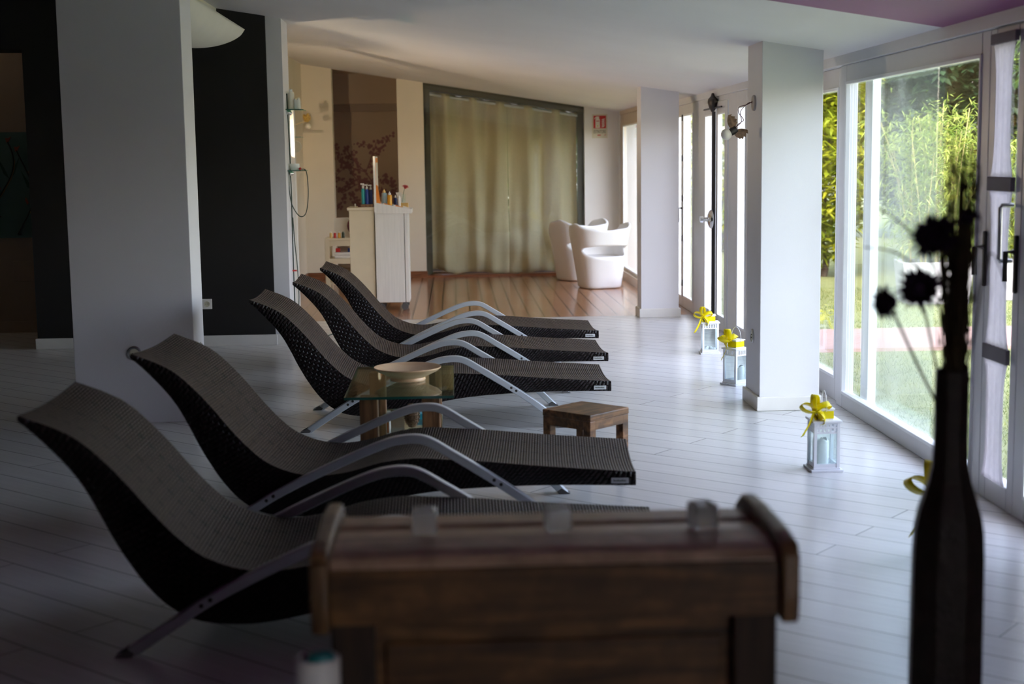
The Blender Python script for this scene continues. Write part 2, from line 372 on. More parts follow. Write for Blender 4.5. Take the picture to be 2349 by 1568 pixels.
# ------------------------------------------------------------------ the room
CZ = lambda x: 2.109+.16*(2.147-x)            # sloped ceiling height
XL, XR, YB, YW = -6.0, 2.305, -5.0, 18.6
struct(MB().box(XL-.2, 2.42, YB-.2, 13.6, -.12, 0).build('floor', 'floor'))
struct(MB().box(-2.3, 2.42, 13.6, 21.3, -.12, 0).build('floor_wood', 'woodfloor'))
def ceil_slab(name, m, y0, y1, x0=XL-.2, x1=2.46, dz=0.0):
    poly = [(x0, CZ(x0)+dz), (x1, CZ(x1)+dz), (x1, CZ(x1)+.3), (x0, CZ(x0)+.3)]
    return struct(MB().prism(poly, y0, y1, 'y').build(name, m))
ceil_slab('ceiling', 'ceiling', 6.66, YW+.12)
ceil_slab('ceiling_purple', 'purple', YB-.2, 6.66)
# white strip that closes the ceiling along the windows
struct(MB().box(2.285, 2.46, 2.0, 18.6, 2.028, 2.14).build('trim_1', 'frame', bevel=.004))
def pillar(name, x0, x1, y0, y1, skirt=True):
    poly = [(x0, 0), (x1, 0), (x1, CZ(x1)+.02), (x0, CZ(x0)+.02)]
    o = struct(MB().prism(poly, y0, y1, 'y').build(name, 'pillar', bevel=.004))
    if skirt:
        MB().box(x0-.018, x1+.018, y0-.018, y1+.018, 0, .085).build('skirting', 'skirt', o, bevel=.006)
    return o
pillar('pillar_1', 1.796, 2.155, 8.30, 8.70)
pillar('pillar_2', 1.760, 2.120, 13.41, 13.68)
pillar('pillar_3', -2.235, -1.537, 8.33, 8.66, False)
# dark partition wall with an opening on its left
def wallbox(name, m, x0, x1, y0, y1, z0=0.0, bevel=0.0):
    poly = [(x0, z0), (x1, z0), (x1, CZ(x1)+.02), (x0, CZ(x0)+.02)]
    return struct(MB().prism(poly, y0, y1, 'y').build(name, m, bevel=bevel))
wallbox('wall_dark', 'black', -3.475, -1.512, 11.87, 12.2)
wallbox('wall_dark_lintel', 'black', XL, -3.475, 11.87, 12.2, 2.443)
struct(MB().box(-3.49, -1.495, 11.852, 11.87, 0, .088).build('baseboard_dark', 'skirt', bevel=.004))
wallbox('wall_end', 'pillar', -1.512, -1.385, 11.90, 12.33)
struct(MB().box(-1.512, -1.375, 11.89, 12.34, 0, .085).build('baseboard_end', 'skirt', bevel=.004))
# beam over the alcove behind the left pillar
poly = [(-2.15, 2.70), (-1.90, 2.70), (-1.90, CZ(-1.90)+.02), (-2.15, CZ(-2.15)+.02)]
struct(MB().prism(poly, 8.0, 11.87, 'y').build('beam_left', 'waxcream'))
# room seen through the opening on the far left
struct(MB().box(XL, -3.2, 13.12, 13.3, 0, 3.4).build('wall_side_room', 'beige'))
struct(MB().box(XL, -3.2, 13.10, 13.12, 0, .10).build('baseboard_side_room', 'beige'))
struct(MB().box(-3.2, -3.05, 12.2, 13.3, 0, 3.4).build('wall_side_room_return', 'beige'))
struct(MB().box(-4.02, -3.6, 13.105, 13.12, .47, .655).build('trim_hatch', 'beige', bevel=.004))
# teal floral panel on that wall
pn = thing('wall_panel', 'teal wall panel painted with curling flower vines, in the dark side room', 'wall panel', (0, 13.12, 0))
MB().box(-5.0, -3.5, -.012, 0, .865, 1.815).build('board', 'tealpaper', pn)
vm = MB(); vg = MB(); vl = MB(); vr = MB()
rr = random.Random(3)
for k in range(9):
    x = -4.95+.17*k; z = .9+.08*(k % 3)
    pts = [(x, -.016, z)]; a = .3+rr.random()*.3
    for i in range(9):
        t = i/8; pts.append((x+.10*math.sin(t*4+k)+.05*t, -.016, z+t*(.75-.08*(k % 2))))
    vm.tube(catmull(pts, 3), .006, 6)
    vg.tube([(p[0]+.012, p[1], p[2]) for p in pts[3:8]], .004, 5)
    q = pts[5]
    for sg in (-1, 1):
        cx, cz = q[0], q[2]; L = .20
        lf = [(cx, cz), (cx+sg*.05, cz+.05), (cx+sg*.10, cz+L), (cx+sg*.035, cz+.09)]
        vl.prism(lf, -.016, -.012, 'y')
    tx, tz = pts[-1][0], pts[-1][2]
    vr.prism([(tx-.008, tz-.01), (tx+.012, tz+.0), (tx+.034, tz+.045), (tx+.008, tz+.030), (tx-.018, tz+.035)], -.017, -.012, 'y')
    tx, tz = pts[4][0]-.04, pts[4][2]
    vr.prism([(tx-.006, tz-.02), (tx+.008, tz+.0), (tx-.014, tz+.05), (tx-.022, tz+.02)], -.017, -.012, 'y')
vm.build('painted_stem', 'vine', pn); vg.build('painted_stem_light', 'vinegold', pn); vl.build('painted_leaf', 'vineleaf', pn); vr.build('painted_blossom', 'vinered', pn)
# outer walls
struct(MB().box(XL-.2, XL, YB-.2, 13.3, 0, 3.8).build('wall_left', 'black'))
struct(MB().box(XL-.2, 2.46, YB-.2, YB, 0, 3.8).build('wall_front', 'black'))
struct(MB().box(XR, 2.46, -1.3, 4.9, 0, 2.2).build('wall_right', 'white'))
struct(MB().box(XR, 2.46, YB-.2, -3.6, 0, 2.2).build('wall_right_near', 'white'))
# far end of the room
struct(MB().box(-2.15, -1.93, 12.33, 18.6, 0, 3.0).build('wall_alcove', 'cream'))
wallbox('wall_back_1', 'cream', -1.93, -1.547, YW, 18.82)
wallbox('wall_back_2', 'cream', -.713, -.375, YW, 18.82)
wallbox('wall_back_3', 'white', 1.705, 2.46, YW, 18.82)
struct(MB().box(-.713, -.36, YW-.015, YW, 0, .085).build('baseboard_back', 'redwood'))
struct(MB().box(-1.93, -1.54, YW-.015, YW, 0, .085).build('baseboard_back_left', 'redwood'))
struct(MB().box(-1.93, -1.915, 14.2, YW, 0, .085).build('baseboard_alcove', 'redwood'))
# dim recess with a closed door and a wall decal
struct(MB().box(-2.2, -.5, 20.6, 20.8, 0, 3.0).build('wall_recess', 'taupe'))
struct(MB().box(-2.2, -1.95, 18.82, 20.8, 0, 3.0).build('wall_recess_left', 'taupe'))
struct(MB().box(-.5, -.3, 18.82, 20.8, 0, 3.0).build('wall_recess_right', 'taupe'))
struct(MB().box(-2.2, -.3, 18.72, 20.8, 2.74, 2.95).build('ceiling_recess', 'taupe'))
struct(MB().box(-1.95, -.5, 20.35, 20.6, 2.32, 2.74).build('trim_recess_lintel', 'taupe'))
struct(MB().box(-1.95, -.5, 20.48, 20.6, 2.22, 2.32).build('trim_recess_rail', 'beige'))
struct(MB().box(-.62, -.5, 20.5, 20.6, 0, 2.22).build('trim_recess_post', 'beige'))
dc = MB(); rd = random.Random(11)
def branch(x, z, ang, L, d):
    n = 5; pts = [(x, 20.592, z)]
    for i in range(n):
        ang += rd.uniform(-.35, .35); x += math.cos(ang)*L/n; z += math.sin(ang)*L/n; pts.append((x, 20.592, z))
    dc.tube(pts, .009-.002*d, 5)
    for p in pts[1:]:
        for _ in range(3):
            a = rd.uniform(0, 6.28); r = rd.uniform(.01, .05); dc.sphere((p[0]+math.cos(a)*r, 20.596, p[2]+math.sin(a)*r), rd.uniform(.012, .026), 7, 5, (1, .12, 1))
    if d < 2:
        for _ in range(3):
            q = pts[rd.randint(1, n)]; branch(q[0], q[2], ang+rd.choice((-1, 1))*rd.uniform(.5, 1.1), L*.6, d+1)
branch(-.78, .72, 2.2, .75, 0); branch(-1.12, 1.1, 1.9, .75, 0); branch(-.85, .9, 1.7, .35, 1); branch(-1.3, 1.05, 2.0, .55, 1)
tag(dc.build('wall_decal', 'decal'), 'plum coloured blossom branch decal on the dim wall behind the display stand', 'wall decal')

# jamb near the change of floor
jm = struct(MB().box(-1.57, -1.505, 13.72, 13.80, 0, 2.0).build('trim_post', 'white', bevel=.004))
MB().box(-1.60, -1.475, 13.70, 13.83, 0, .075).build('skirting', 'skirt', jm, bevel=.004)

# ------------------------------------------------------------------ windows along the right wall
def wframe(mb, y0, y1, z0, z1, ys, zs, x0, x1):
    """rectangular frame in the YZ plane: ys stile widths (near, far), zs rail heights (bottom, top)"""
    mb.box(x0, x1, y0, y0+ys[0], z0, z1); mb.box(x0, x1, y1-ys[1], y1, z0, z1)
    mb.box(x0, x1, y0+ys[0], y1-ys[1], z0, z0+zs[0]); mb.box(x0, x1, y0+ys[0], y1-ys[1], z1-zs[1], z1)
def window(name, panes, m='frame', x=XR, gm='glass', zt=2.028, dp=.07):
    w = sempty(name, (x, 0, 0))
    for (y0, y1, ys, zs) in panes:
        f = MB(); wframe(f, y0, y1, 0.0, zt, ys, zs, 0, dp)
        # glazing bead
        f2 = MB(); wframe(f2, y0+ys[0]-.004, y1-ys[1]+.004, zs[0]-.004, zt-zs[1]+.004, (.018, .018), (.018, .018), -.008, dp*.3)
        fo = f.build('frame', m, w, bevel=.006); f2.build('glazing_bead', 'frame_w', fo, bevel=.003)
        MB().box(dp*.42, dp*.42+.007, y0+ys[0]-.01, y1-ys[1]+.01, zs[0]-.01, zt-zs[1]+.01).build('glass', gm, w)
    return w
w1 = window('window_1', [(6.10, 8.48, (.10, .13), (.09, .10))])
window('window_2', [(8.50, 11.16, (.12, .2), (.14, .12))], x=2.335)
window('window_3', [(4.9, 5.72, (.12, .12), (.10, .10))])
window('window_added', [(-3.6, -1.3, (.12, .12), (.10, .10))])  # unseen window added behind the camera to light the chest front
# outer sliding leaf behind window 1: one white stile and a pane with reflection haze mixed in
ow = sempty('window_4', (2.385, 0, 0))
MB().box(0, .05, 8.10, 8.24, .04, 2.03).build('frame', 'frame_w', ow, bevel=.004)
MB().box(.02, .028, 7.06, 8.11, .06, 2.02).build('glass', 'glasshaze', ow)
MB().box(.0, .05, 6.2, 8.24, 0, .05).build('sill', 'frame', ow)
# narrow door with a gathered white cloth
nd = sempty('door_1', (XR, 0, 0))
f = MB(); wframe(f, 5.72, 6.10, 0, 2.028, (.07, .07), (.10, .06), 0, .07); f.build('frame', 'frame', nd, bevel=.006)
MB().box(.035, .042, 5.785, 6.035, .09, 1.97).build('glass', 'glass', nd)
for k, (a, b2) in enumerate(((1.405, 1.955), (.69, 1.345), (.105, .625))):
    vs = []; fs = []; nu, nv = 14, 22
    for j in range(nv+1):
        t = j/nv; z = a+(b2-a)*t
        w = .245*(.70+.30*abs(2*t-1)**4)
        for i in range(nu+1):
            u = i/nu; vs.append((-.014+.004*math.sin(u*34+k), 5.91+(u-.5)*w, z))
    for j in range(nv):
        for i in range(nu): fs.append((j*(nu+1)+i, j*(nu+1)+i+1, (j+1)*(nu+1)+i+1, (j+1)*(nu+1)+i))
    mb = MB(); mb.add(vs, fs); c = mb.build('gathered_cloth', 'fabric', None, True, solid=.002)
    c.location = (XR, 0, 0)
    tag(c, ('uppermost of three gathered white cloths on the narrow glass door, under the dark top cap',
            'middle of three gathered white cloths on the narrow glass door, behind the tall handle',
            'lowest of three gathered white cloths on the narrow glass door, near the floor')[k], 'curtain', 'gathered cloths on the narrow glass door')
for z0, z1 in ((1.955, 2.0), (1.345, 1.405), (.625, .69)): MB().box(-.024, -.004, 5.775, 6.045, z0, z1).build('cross_bar', 'band', nd, bevel=.004)
h = MB(); h.tube([(0.0, 5.80, 1.29), (-.05, 5.80, 1.29), (-.055, 5.80, 1.28), (-.055, 5.80, 1.07), (-.05, 5.80, 1.06), (0.0, 5.80, 1.06)], .009, 8); h.build('handle', 'steel', nd, True)
for yy in (5.745, 6.09):
    MB().prism([(yy-.014, .93), (yy+.014, .93), (yy+.014, 1.17), (yy-.014, 1.17)], -.014, 0, 'x').build('lock_plate', 'darkmetal', nd, bevel=.006)
    MB().tube([(-.014, yy, 1.10), (-.05, yy, 1.10), (-.05, yy, .98)], .011, 8).build('lever', 'darkmetal', nd, True)
# double door with a bar latch, seen between the two right hand pillars
window('window_5', [(11.16, 11.60, (.06, .07), (.12, .12))], dp=.03)
dd = sempty('door_2', (XR, 0, 0))
for (y0, y1) in ((11.95, 12.46), (12.49, 13.08)):
    f = MB(); wframe(f, y0, y1, .02, 1.98, (.09, .09), (.11, .10), -.01, .022); f.build('frame', 'frame', dd, bevel=.004)
    f = MB(); wframe(f, y0+.086, y1-.086, .126, 1.884, (.012, .012), (.012, .012), -.013, .012); f.build('glazing_bead', 'frame_w', dd)
    MB().box(.008, .014, y0+.08, y1-.08, .12, 1.89).build('glass', 'glass', dd)
f = MB(); wframe(f, 11.60, 13.66, 0, 2.03, (.34, .56), (.015, .045), 0, .075); f.build('jamb', 'frame', dd, bevel=.004)
lt = MB(); lt.box(-.042, -.014, 12.46, 12.495, .03, 1.90); lt.build('latch_bar', 'darkmetal', dd, bevel=.004)
lt = MB(); lt.lathe([(.002, -.10), (.02, -.10), (.055, -.05), (.078, .02), (.072, .06), (.03, .10), (.02, .135), (.002, .14)], n=20, M4=Matrix.Translation((-.04, 12.46, 1.965)) @ Matrix.Diagonal((.55, 1.1, .68, 1)))
lt.build('latch_cap', 'darkmetal', dd, True)
lt = MB(); lt.tube([(-.03, 12.10, 1.93), (-.03, 12.95, 1.93)], .008, 6); lt.build('cross_rod', 'darkmetal', dd, True)
lt = MB(); lt.lathe([(.002, 0), (.085, 0), (.085, .006), (.075, .022), (.05, .034), (.02, .04), (.015, .075), (.028, .078), (.028, .105), (.002, .107)], n=24, M4=Matrix.Translation((-.042, 12.47, .965)) @ Matrix.Rotation(R(-90), 4, 'Y'))
lt.build('latch_knob', 'chrome', dd, True)
window('window_6', [(13.66, 14.34, (.05, .07), (.11, .1)), (14.34, 14.80, (.03, .07), (.10, .10))], dp=.03)
hg = MB()
for zz in (.25, .7, 1.1, 1.5, 1.9): hg.box(2.285, 2.304, 14.27, 14.30, zz-.03, zz+.03)
hg.build('hinge', 'darkmetal', bpy.data.objects['window_6'], loc=(-XR, 0, 0))
MB().tube([(-.001, 14.37, 1.0), (-.04, 14.37, 1.0), (-.04, 14.37, .86)], .012, 8).build('handle', 'darkmetal', bpy.data.objects['window_6'], True)
struct(MB().box(2.15, 2.46, 14.8, 14.95, 0, 2.14).build('wall_jog', 'white'))
window('window_7', [(14.95, 16.68, (.12, .10), (.13, .12)), (16.68, 18.45, (.08, .30), (.13, .14))], 'framebeige', 2.16, zt=2.06, dp=.04)
struct(MB().box(2.15, 2.46, 18.45, 18.6, 0, 2.14).build('wall_right_far', 'white'))
struct(MB().box(2.15, 2.3, 14.95, 18.45, 2.06, 2.14).build('trim_2', 'framebeige'))
struct(MB().box(2.12, 2.16, 14.95, 18.6, 0, .10).build('baseboard_right', 'framebeige'))
# back window: glass sheet in front of the curtains, sloping head
bw = sempty('window_8', (0, 0, 0))
zl, zr = CZ(-.375)-.03, CZ(1.705)-.03
MB().prism([(-.37, .03), (1.70, .03), (1.70, zr), (-.37, zl)], 18.60, 18.606, 'y').build('glass', 'glass', bw)
f = MB(); f.prism([(-.375, zl-.05), (1.705, zr-.05), (1.705, zr+.05), (-.375, zl+.05)], 18.66, 18.84, 'y'); f.build('head', 'olive', bw)
f = MB(); f.prism([(-.375, zl-.36), (1.705, zr-.36), (1.705, zr+.05), (-.375, zl+.05)], 18.90, 18.96, 'y'); f.build('shutter_box', 'olive', bw)
f = MB(); f.box(-.375, 1.705, 18.60, 18.84, 0, .028); f.build('threshold', 'redwood', bw)
MB().box(-.375, 1.705, 18.99, 19.03, 0, .16).build('sill', 'band', bw)
f = MB()
for x in (-.375, 1.625): f.box(x, x+.08, 18.70, 18.84, 0, CZ(x)-.06)
f.build('frame', 'olive', bw)

# ------------------------------------------------------------------ curtains
rodz = lambda x: 2.375-.152*(x+.35)
rod = thing('curtain_rod', 'thin steel rod sloping along the head of the back window', 'curtain rod', (0, 18.74, 0))
MB().tube([(-.37, 0, rodz(-.37)), (1.70, 0, rodz(1.70))], .020, 10).build('pole', 'plate', rod, True)
for x in (-.36, 1.68): MB().tube([(x, 0, rodz(x)), (x, .06, rodz(x)), (x, .1, rodz(x)+.02)], .01, 8).build('bracket', 'steel', rod, True)
def curtain(x0, x1, label, waves, seed, lift=False):
    rc = random.Random(seed); nu, nv = 160, 40; vs = []; fs = []
    ph = [rc.uniform(0, 6.28) for _ in range(6)]
    for j in range(nv+1):
        t = j/nv
        for i in range(nu+1):
            u = i/nu; x = x0+(x1-x0)*u
            top = rodz(x)+.035; bot = .035
            if lift: bot += .06*max(0, 1-abs(u-.12)/.22)**.5 if u < .34 else 0
            bot += .015*math.sin(9*u+ph[5])*(1-t)
            z = bot+(top-bot)*t
            a = .082*math.sin(2*math.pi*waves*u)
            bfold = .045*math.sin(2*math.pi*(waves*.62)*u+ph[1]+1.3*(1-t))+.030*math.sin(2*math.pi*waves*1.7*u+ph[2]+2*(1-t))
            crease = .012*math.sin(11*u+26*t+ph[3])*(1-t)**3*2
            y = 18.775+a*(.35+.65*t)+bfold*(1-t)**.5*.9+crease
            vs.append((x+.01*math.sin(13*u+5*t+ph[4])*(1-t), y, z))
    for j in range(nv):
        for i in range(nu): fs.append((j*(nu+1)+i, j*(nu+1)+i+1, (j+1)*(nu+1)+i+1, (j+1)*(nu+1)+i))
    mb = MB(); mb.add(vs, fs); o = mb.build('curtain', 'curtain', None, True, solid=.003)
    return tag(o, label, 'curtain', 'linen curtains at the back window')
curtain(-.355, .710, 'left olive linen curtain behind the back window glass, lifted at its bottom corner', 3, 4, True)
curtain(.714, 1.615, 'right olive linen curtain behind the back window glass, beside the fire sign wall', 2.5, 9)
tag(MB().box(-.33, .12, 18.82, 18.98, -.0, .055).build('doormat', 'basket', bevel=.01), 'dark brown mat under the lifted corner of the left curtain', 'doormat')

# ------------------------------------------------------------------ sun loungers
TOP = [(-.268, .752), (-.222, .734), (-.166, .712), (-.093, .672), (-.02, .606), (.052, .527), (.119, .444), (.185, .371), (.262, .305), (.36, .262), (.47, .246), (.60, .262), (.73, .298), (.86, .314), (.98, .309), (1.13, .300), (1.32, .283), (1.52, .268), (1.755, .252)]
BOT = [(-.268, .732), (-.236, .705), (-.195, .665), (-.138, .603), (-.088, .535), (-.045, .455), (-.008, .378), (.042, .289), (.098, .208), (.165, .140), (.26, .092), (.42, .080), (.60, .108), (.785, .152), (.92, .174), (1.06, .187), (1.24, .196), (1.44, .200), (1.755, .196)]
ARM = [(0, .0), (.124, .083), (.288, .187), (.48, .284), (.665, .367), (.766, .405), (.82, .416), (.869, .419), (.912, .413), (.955, .395), (1.02, .355), (1.10, .306), (1.221, .229), (1.37, .124), (1.50, 0)]
BY0, BY1 = .05, .73
def lounger_body():
    n = 4; T = catmull([(a, 0, b) for a, b in TOP], n); Bt = catmull([(a, 0, b) for a, b in BOT], n)
    k = len(T); nv = 14
    # arc length along the top
    us = [0.0]
    for i in range(1, k): us.append(us[-1]+(T[i]-T[i-1]).length)
    top = MB(); vs = []; fs = []; uv = []
    W = BY1-BY0
    def dish(v, i):  # the seat is slightly hollow across its width
        e = .018*math.sin(math.pi*v)
        rim = 0.0
        return e+rim
    for i in range(k):
        tan = (T[min(i+1, k-1)]-T[max(i-1, 0)]).normalized(); nrm = Vector((-tan.z, 0, tan.x))
        for j in range(nv+1):
            v = j/nv; vv = .5-.5*math.cos(math.pi*v) if True else v
            p = T[i]-nrm*dish(vv, i); vs.append((p.x, BY0+W*vv, p.z))
    VV = [.5-.5*math.cos(math.pi*j/nv) for j in range(nv+1)]
    for i in range(k-1):
        for j in range(nv):
            fs.append((i*(nv+1)+j, (i+1)*(nv+1)+j, (i+1)*(nv+1)+j+1, i*(nv+1)+j+1))
            uv.append([(us[i], W*VV[j]), (us[i+1], W*VV[j]), (us[i+1], W*VV[j+1]), (us[i], W*VV[j+1])])
    top.add(vs, fs, uv)
    # sides, underside and ends in the darker coarse weave
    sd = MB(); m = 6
    for y, sgn in ((BY0, -1), (BY1, 1)):
        vs = []; fs = []; uv = []
        for i in range(k):
            d = (T[i]-Bt[i]).length
            for j in range(m+1):
                t = j/m; p = Bt[i].lerp(T[i], t)
                bulge = .010*math.sin(math.pi*t)**.6 if 0 < t < 1 else 0
                vs.append((p.x, y+sgn*bulge, p.z))
        for i in range(k-1):
            for j in range(m):
                f = (i*(m+1)+j, (i+1)*(m+1)+j, (i+1)*(m+1)+j+1, i*(m+1)+j+1)
                d = (T[i]-Bt[i]).length; d2 = (T[i+1]-Bt[i+1]).length
                q = [(us[i], d*j/m), (us[i+1], d2*j/m), (us[i+1], d2*(j+1)/m), (us[i], d*(j+1)/m)]
                fs.append(f); uv.append(q)
        sd.add(vs, fs, uv)
    vs = []; fs = []; uv = []
    for i in range(k): vs += [(Bt[i].x, BY0, Bt[i].z), (Bt[i].x, BY1, Bt[i].z)]
    for i in range(k-1):
        fs.append((2*i, 2*i+1, 2*i+3, 2*i+2)); uv.append([(us[i], 0), (us[i], W), (us[i+1], W), (us[i+1], 0)])
    sd.add(vs, fs, uv)
    for i in (0, k-1):
        vs = []; fs = []; uv = []
        for j in range(nv+1):
            y = BY0+W*VV[j]; tan = (T[min(i+1, k-1)]-T[max(i-1, 0)]).normalized(); nrm = Vector((-tan.z, 0, tan.x)); p = T[i]-nrm*dish(VV[j], i)
            vs += [(Bt[i].x, y, Bt[i].z), (p.x, y, p.z)]
        for j in range(nv):
            fs.append((2*j, 2*j+1, 2*j+3, 2*j+2)); uv.append([(0, W*VV[j]), (.06, W*VV[j]), (.06, W*VV[j+1]), (0, W*VV[j+1])])
        sd.add(vs, fs, uv)
    return top, sd
def arm_mesh(y0, y1, th=.034):
    P = catmull([(a, 0, b) for a, b in ARM], 5); k = len(P); mb = MB(); vs = []
    for i in range(k):
        tan = (P[min(i+1, k-1)]-P[max(i-1, 0)]).normalized(); nrm = Vector((-tan.z, 0, tan.x))
        q = P[i]-nrm*th
        if i in (0, k-1):  # cut flat on the floor
            q = Vector((P[i].x+(th/abs(nrm.x)*(1 if i == 0 else -1))*.9, 0, 0.0))
        vs += [(P[i].x, y0, P[i].z), (P[i].x, y1, P[i].z), (q.x, y1, q.z), (q.x, y0, q.z)]
    fs = [(0, 1, 2, 3), tuple((k-1)*4+j for j in (3, 2, 1, 0))]
    for i in range(k-1):
        for j in range(4): fs.append((i*4+j, i*4+(j+1) % 4, (i+1)*4+(j+1) % 4, (i+1)*4+j))
    mb.add(vs, fs); return mb
LG = 'brown wicker sun loungers in a row'
def make_lounger(name='sun_lounger'):
    r = thing(name, '', 'sun lounger', group=LG)
    top, sd = lounger_body()
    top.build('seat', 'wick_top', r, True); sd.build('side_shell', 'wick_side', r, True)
    for y0, y1, out_y in ((0, .045, 0), (.735, .78, .78)):
        a = arm_mesh(y0, y1).build('arm', 'alu', r, True, bevel=.004)
        sg = -1 if out_y == 0 else 1
        for bx, bz in ((.268, .157), (.296, .175), (1.186, .234), (1.214, .216)):
            MB().lathe([(.001, 0), (.007, 0), (.007, .003), (.004, .005), (.001, .005)], n=10, M4=Matrix.Translation((bx, out_y, bz)) @ Matrix.Rotation(R(90 if sg < 0 else -90), 4, 'X')).build('bolt', 'darkmetal', a, True)
        for fx in (0, 1):
            pts = [(-.004, 0), (.050, 0), (.058, .012), (.036, .026)] if fx == 0 else [(1.504, 0), (1.450, 0), (1.442, .012), (1.464, .026)]
            MB().prism(pts, y0-.002, y1+.002, 'y').build('foot_cap', 'rubber', a, bevel=.002)
    for x, z in ((.30, .165), (1.20, .213)):
        MB().tube([(x, .03, z), (x, .75, z)], .012, 8).build('cross_tube', 'darkmetal', r, True)
    pl = MB(); pl.box(1.655, 1.725, BY0-.014, BY0-.002, .208, .230); pl.build('name_plate', 'plate', r, bevel=.002)
    g = MB()
    for i in range(9): g.box(1.664+.0057*i, 1.664+.0057*i+.0036, BY0-.0150, BY0-.0138, .2165, .2215+.002*(i % 3 == 0))
    g.build('engraving', 'ink', bpy.data.objects[r.children[-1].name] if False else r)
    return r
spots = [(-1.067, 4.265, .3, 'nearest brown wicker sun lounger, its foot end hidden behind the wooden chest'),
         (-1.044, 5.648, -3.6, 'second nearest brown wicker sun lounger, in front of the glass side table'),
         (-.884, 7.894, 0, 'third brown wicker sun lounger, just behind the glass side table and wooden stool'),
         (-.769, 9.05, 1.4, 'fourth brown wicker sun lounger, second from the wooden floor'),
         (-.709, 10.267, 1.2, 'farthest brown wicker sun lounger, next to the white display stand and wooden floor')]
lg0 = make_lounger()
for i, (x, y, a, lb) in enumerate(spots):
    o = lg0 if i == 0 else copy_tree(lg0)
    o.location = (x, y, 0); o.rotation_euler = (0, 0, R(a)); o['label'] = lb

# ------------------------------------------------------------------ glass side table and what is on it
t = thing('side_table', 'square legged wooden side table with green glass top and lower glass shelf between loungers', 'table', (-.27, 6.97, 0))
gt = MB().box(-.25, .25, -.49, .49, .418, .43).build('glass_top', 'tglass', t)
f = MB(); e = .003
f.box(-.25-e, .25+e, -.49-e, -.49, .4175, .4305); f.box(-.25-e, .25+e, .49, .49+e, .4175, .4305); f.box(-.25-e, -.25, -.49, .49, .4175, .4305); f.box(.25, .25+e, -.49, .49, .4175, .4305)
f.build('edge', 'tedge', gt)
for sx in (-1, 1):
    for sy in (-1, 1): MB().box(.145*sx-.042, .145*sx+.042, .385*sy-.042, .385*sy+.042, 0, .418).build('leg', 'tleg', t, bevel=.005)
lsf = MB().box(-.19, .19, -.43, .43, .205, .213).build('glass_shelf', 'tglass', t)
f = MB(); f.box(-.19, .19, -.433, -.43, .2045, .2135); f.box(-.19, .19, .43, .433, .2045, .2135); f.box(.19, .193, -.43, .43, .2045, .2135); f.build('edge', 'tedge', lsf)
bo = MB(); bo.lathe([(.001, 0), (.085, 0), (.088, .006), (.085, .016), (.10, .024), (.150, .048), (.166, .062), (.166, .067), (.160, .066), (.145, .056), (.09, .034), (.001, .028)], n=48)
tag(bo.build('bowl', 'bowl', None, True, loc=(-.245, 6.98, .430)), 'shallow pale turned wooden bowl on the glass side table', 'bowl')
pc = MB()
pc.lathe([(.001, 0), (.018, .004), (.030, .03), (.032, .06), (.022, .10), (.001, .12)], n=12)
for lv in range(11):
    z = .01+lv*.0095; rad = .040*math.sin(math.pi*(.22+.72*lv/11))**.8
    for j in range(9):
        a = 2*math.pi*(j+.5*(lv % 2))/9; c, s_ = math.cos(a), math.sin(a)
        base = Vector((c*rad*.5, s_*rad*.5, z)); tip = Vector((c*rad, s_*rad, z+.007)); w = Vector((-s_, c, 0))*.010
        pc.add([base-w*.4, base+w*.4, tip+w, tip-w, tip+Vector((0, 0, .006))], [(0, 1, 2, 3), (0, 3, 4), (1, 4, 2), (0, 4, 1), (2, 4, 3)])
tag(pc.build('pine_cone', 'basket', None, False, loc=(-.225, 6.86, .213)), 'brown open pine cone on the lower shelf of the glass table', 'pine cone')
pc2 = MB(); pc2.lathe([(.001, 0), (.036, 0), (.04, .01), (.036, .022), (.001, .024)], n=20)
tag(MB().box(-.008, .008, -.07, .07, 0, .085).build('notebook', 'paper', None, loc=(-.337, 6.80, .213)), 'white and orange edged book standing on the lower shelf of the glass table', 'book')
o = bpy.data.objects['notebook']; MB().box(-.003, .003, -.0705, -.0695, 0, .085).build('spine_stripe', 'orange', o)
tag(MB().box(-.06, .06, -.05, .05, 0, .03).build('gift_box', 'cyan', None, loc=(-.15, 7.12, .213), bevel=.004), 'flat blue box on the lower shelf of the glass table, behind the pine cone', 'box')

# ------------------------------------------------------------------ stool
st = thing('stool', 'small square dark brown wooden stool by the foot of the third lounger', 'stool', (.622, 6.815, 0), R(45.5))
MB().box(-.15, .15, -.15, .15, .268, .30).build('seat', 'stool', st, bevel=.004)
f = MB()
for a in range(4):
    mt = Matrix.Rotation(R(90*a), 4, 'Z'); MB.box(f, -.105, .105, -.148, -.125, .225, .268, mt)
f.build('apron', 'stool', st)
for sx in (-1, 1):
    for sy in (-1, 1): MB().box(.126*sx-.022, .126*sx+.022, .126*sy-.022, .126*sy+.022, 0, .268).build('leg', 'stool', st, bevel=.003)

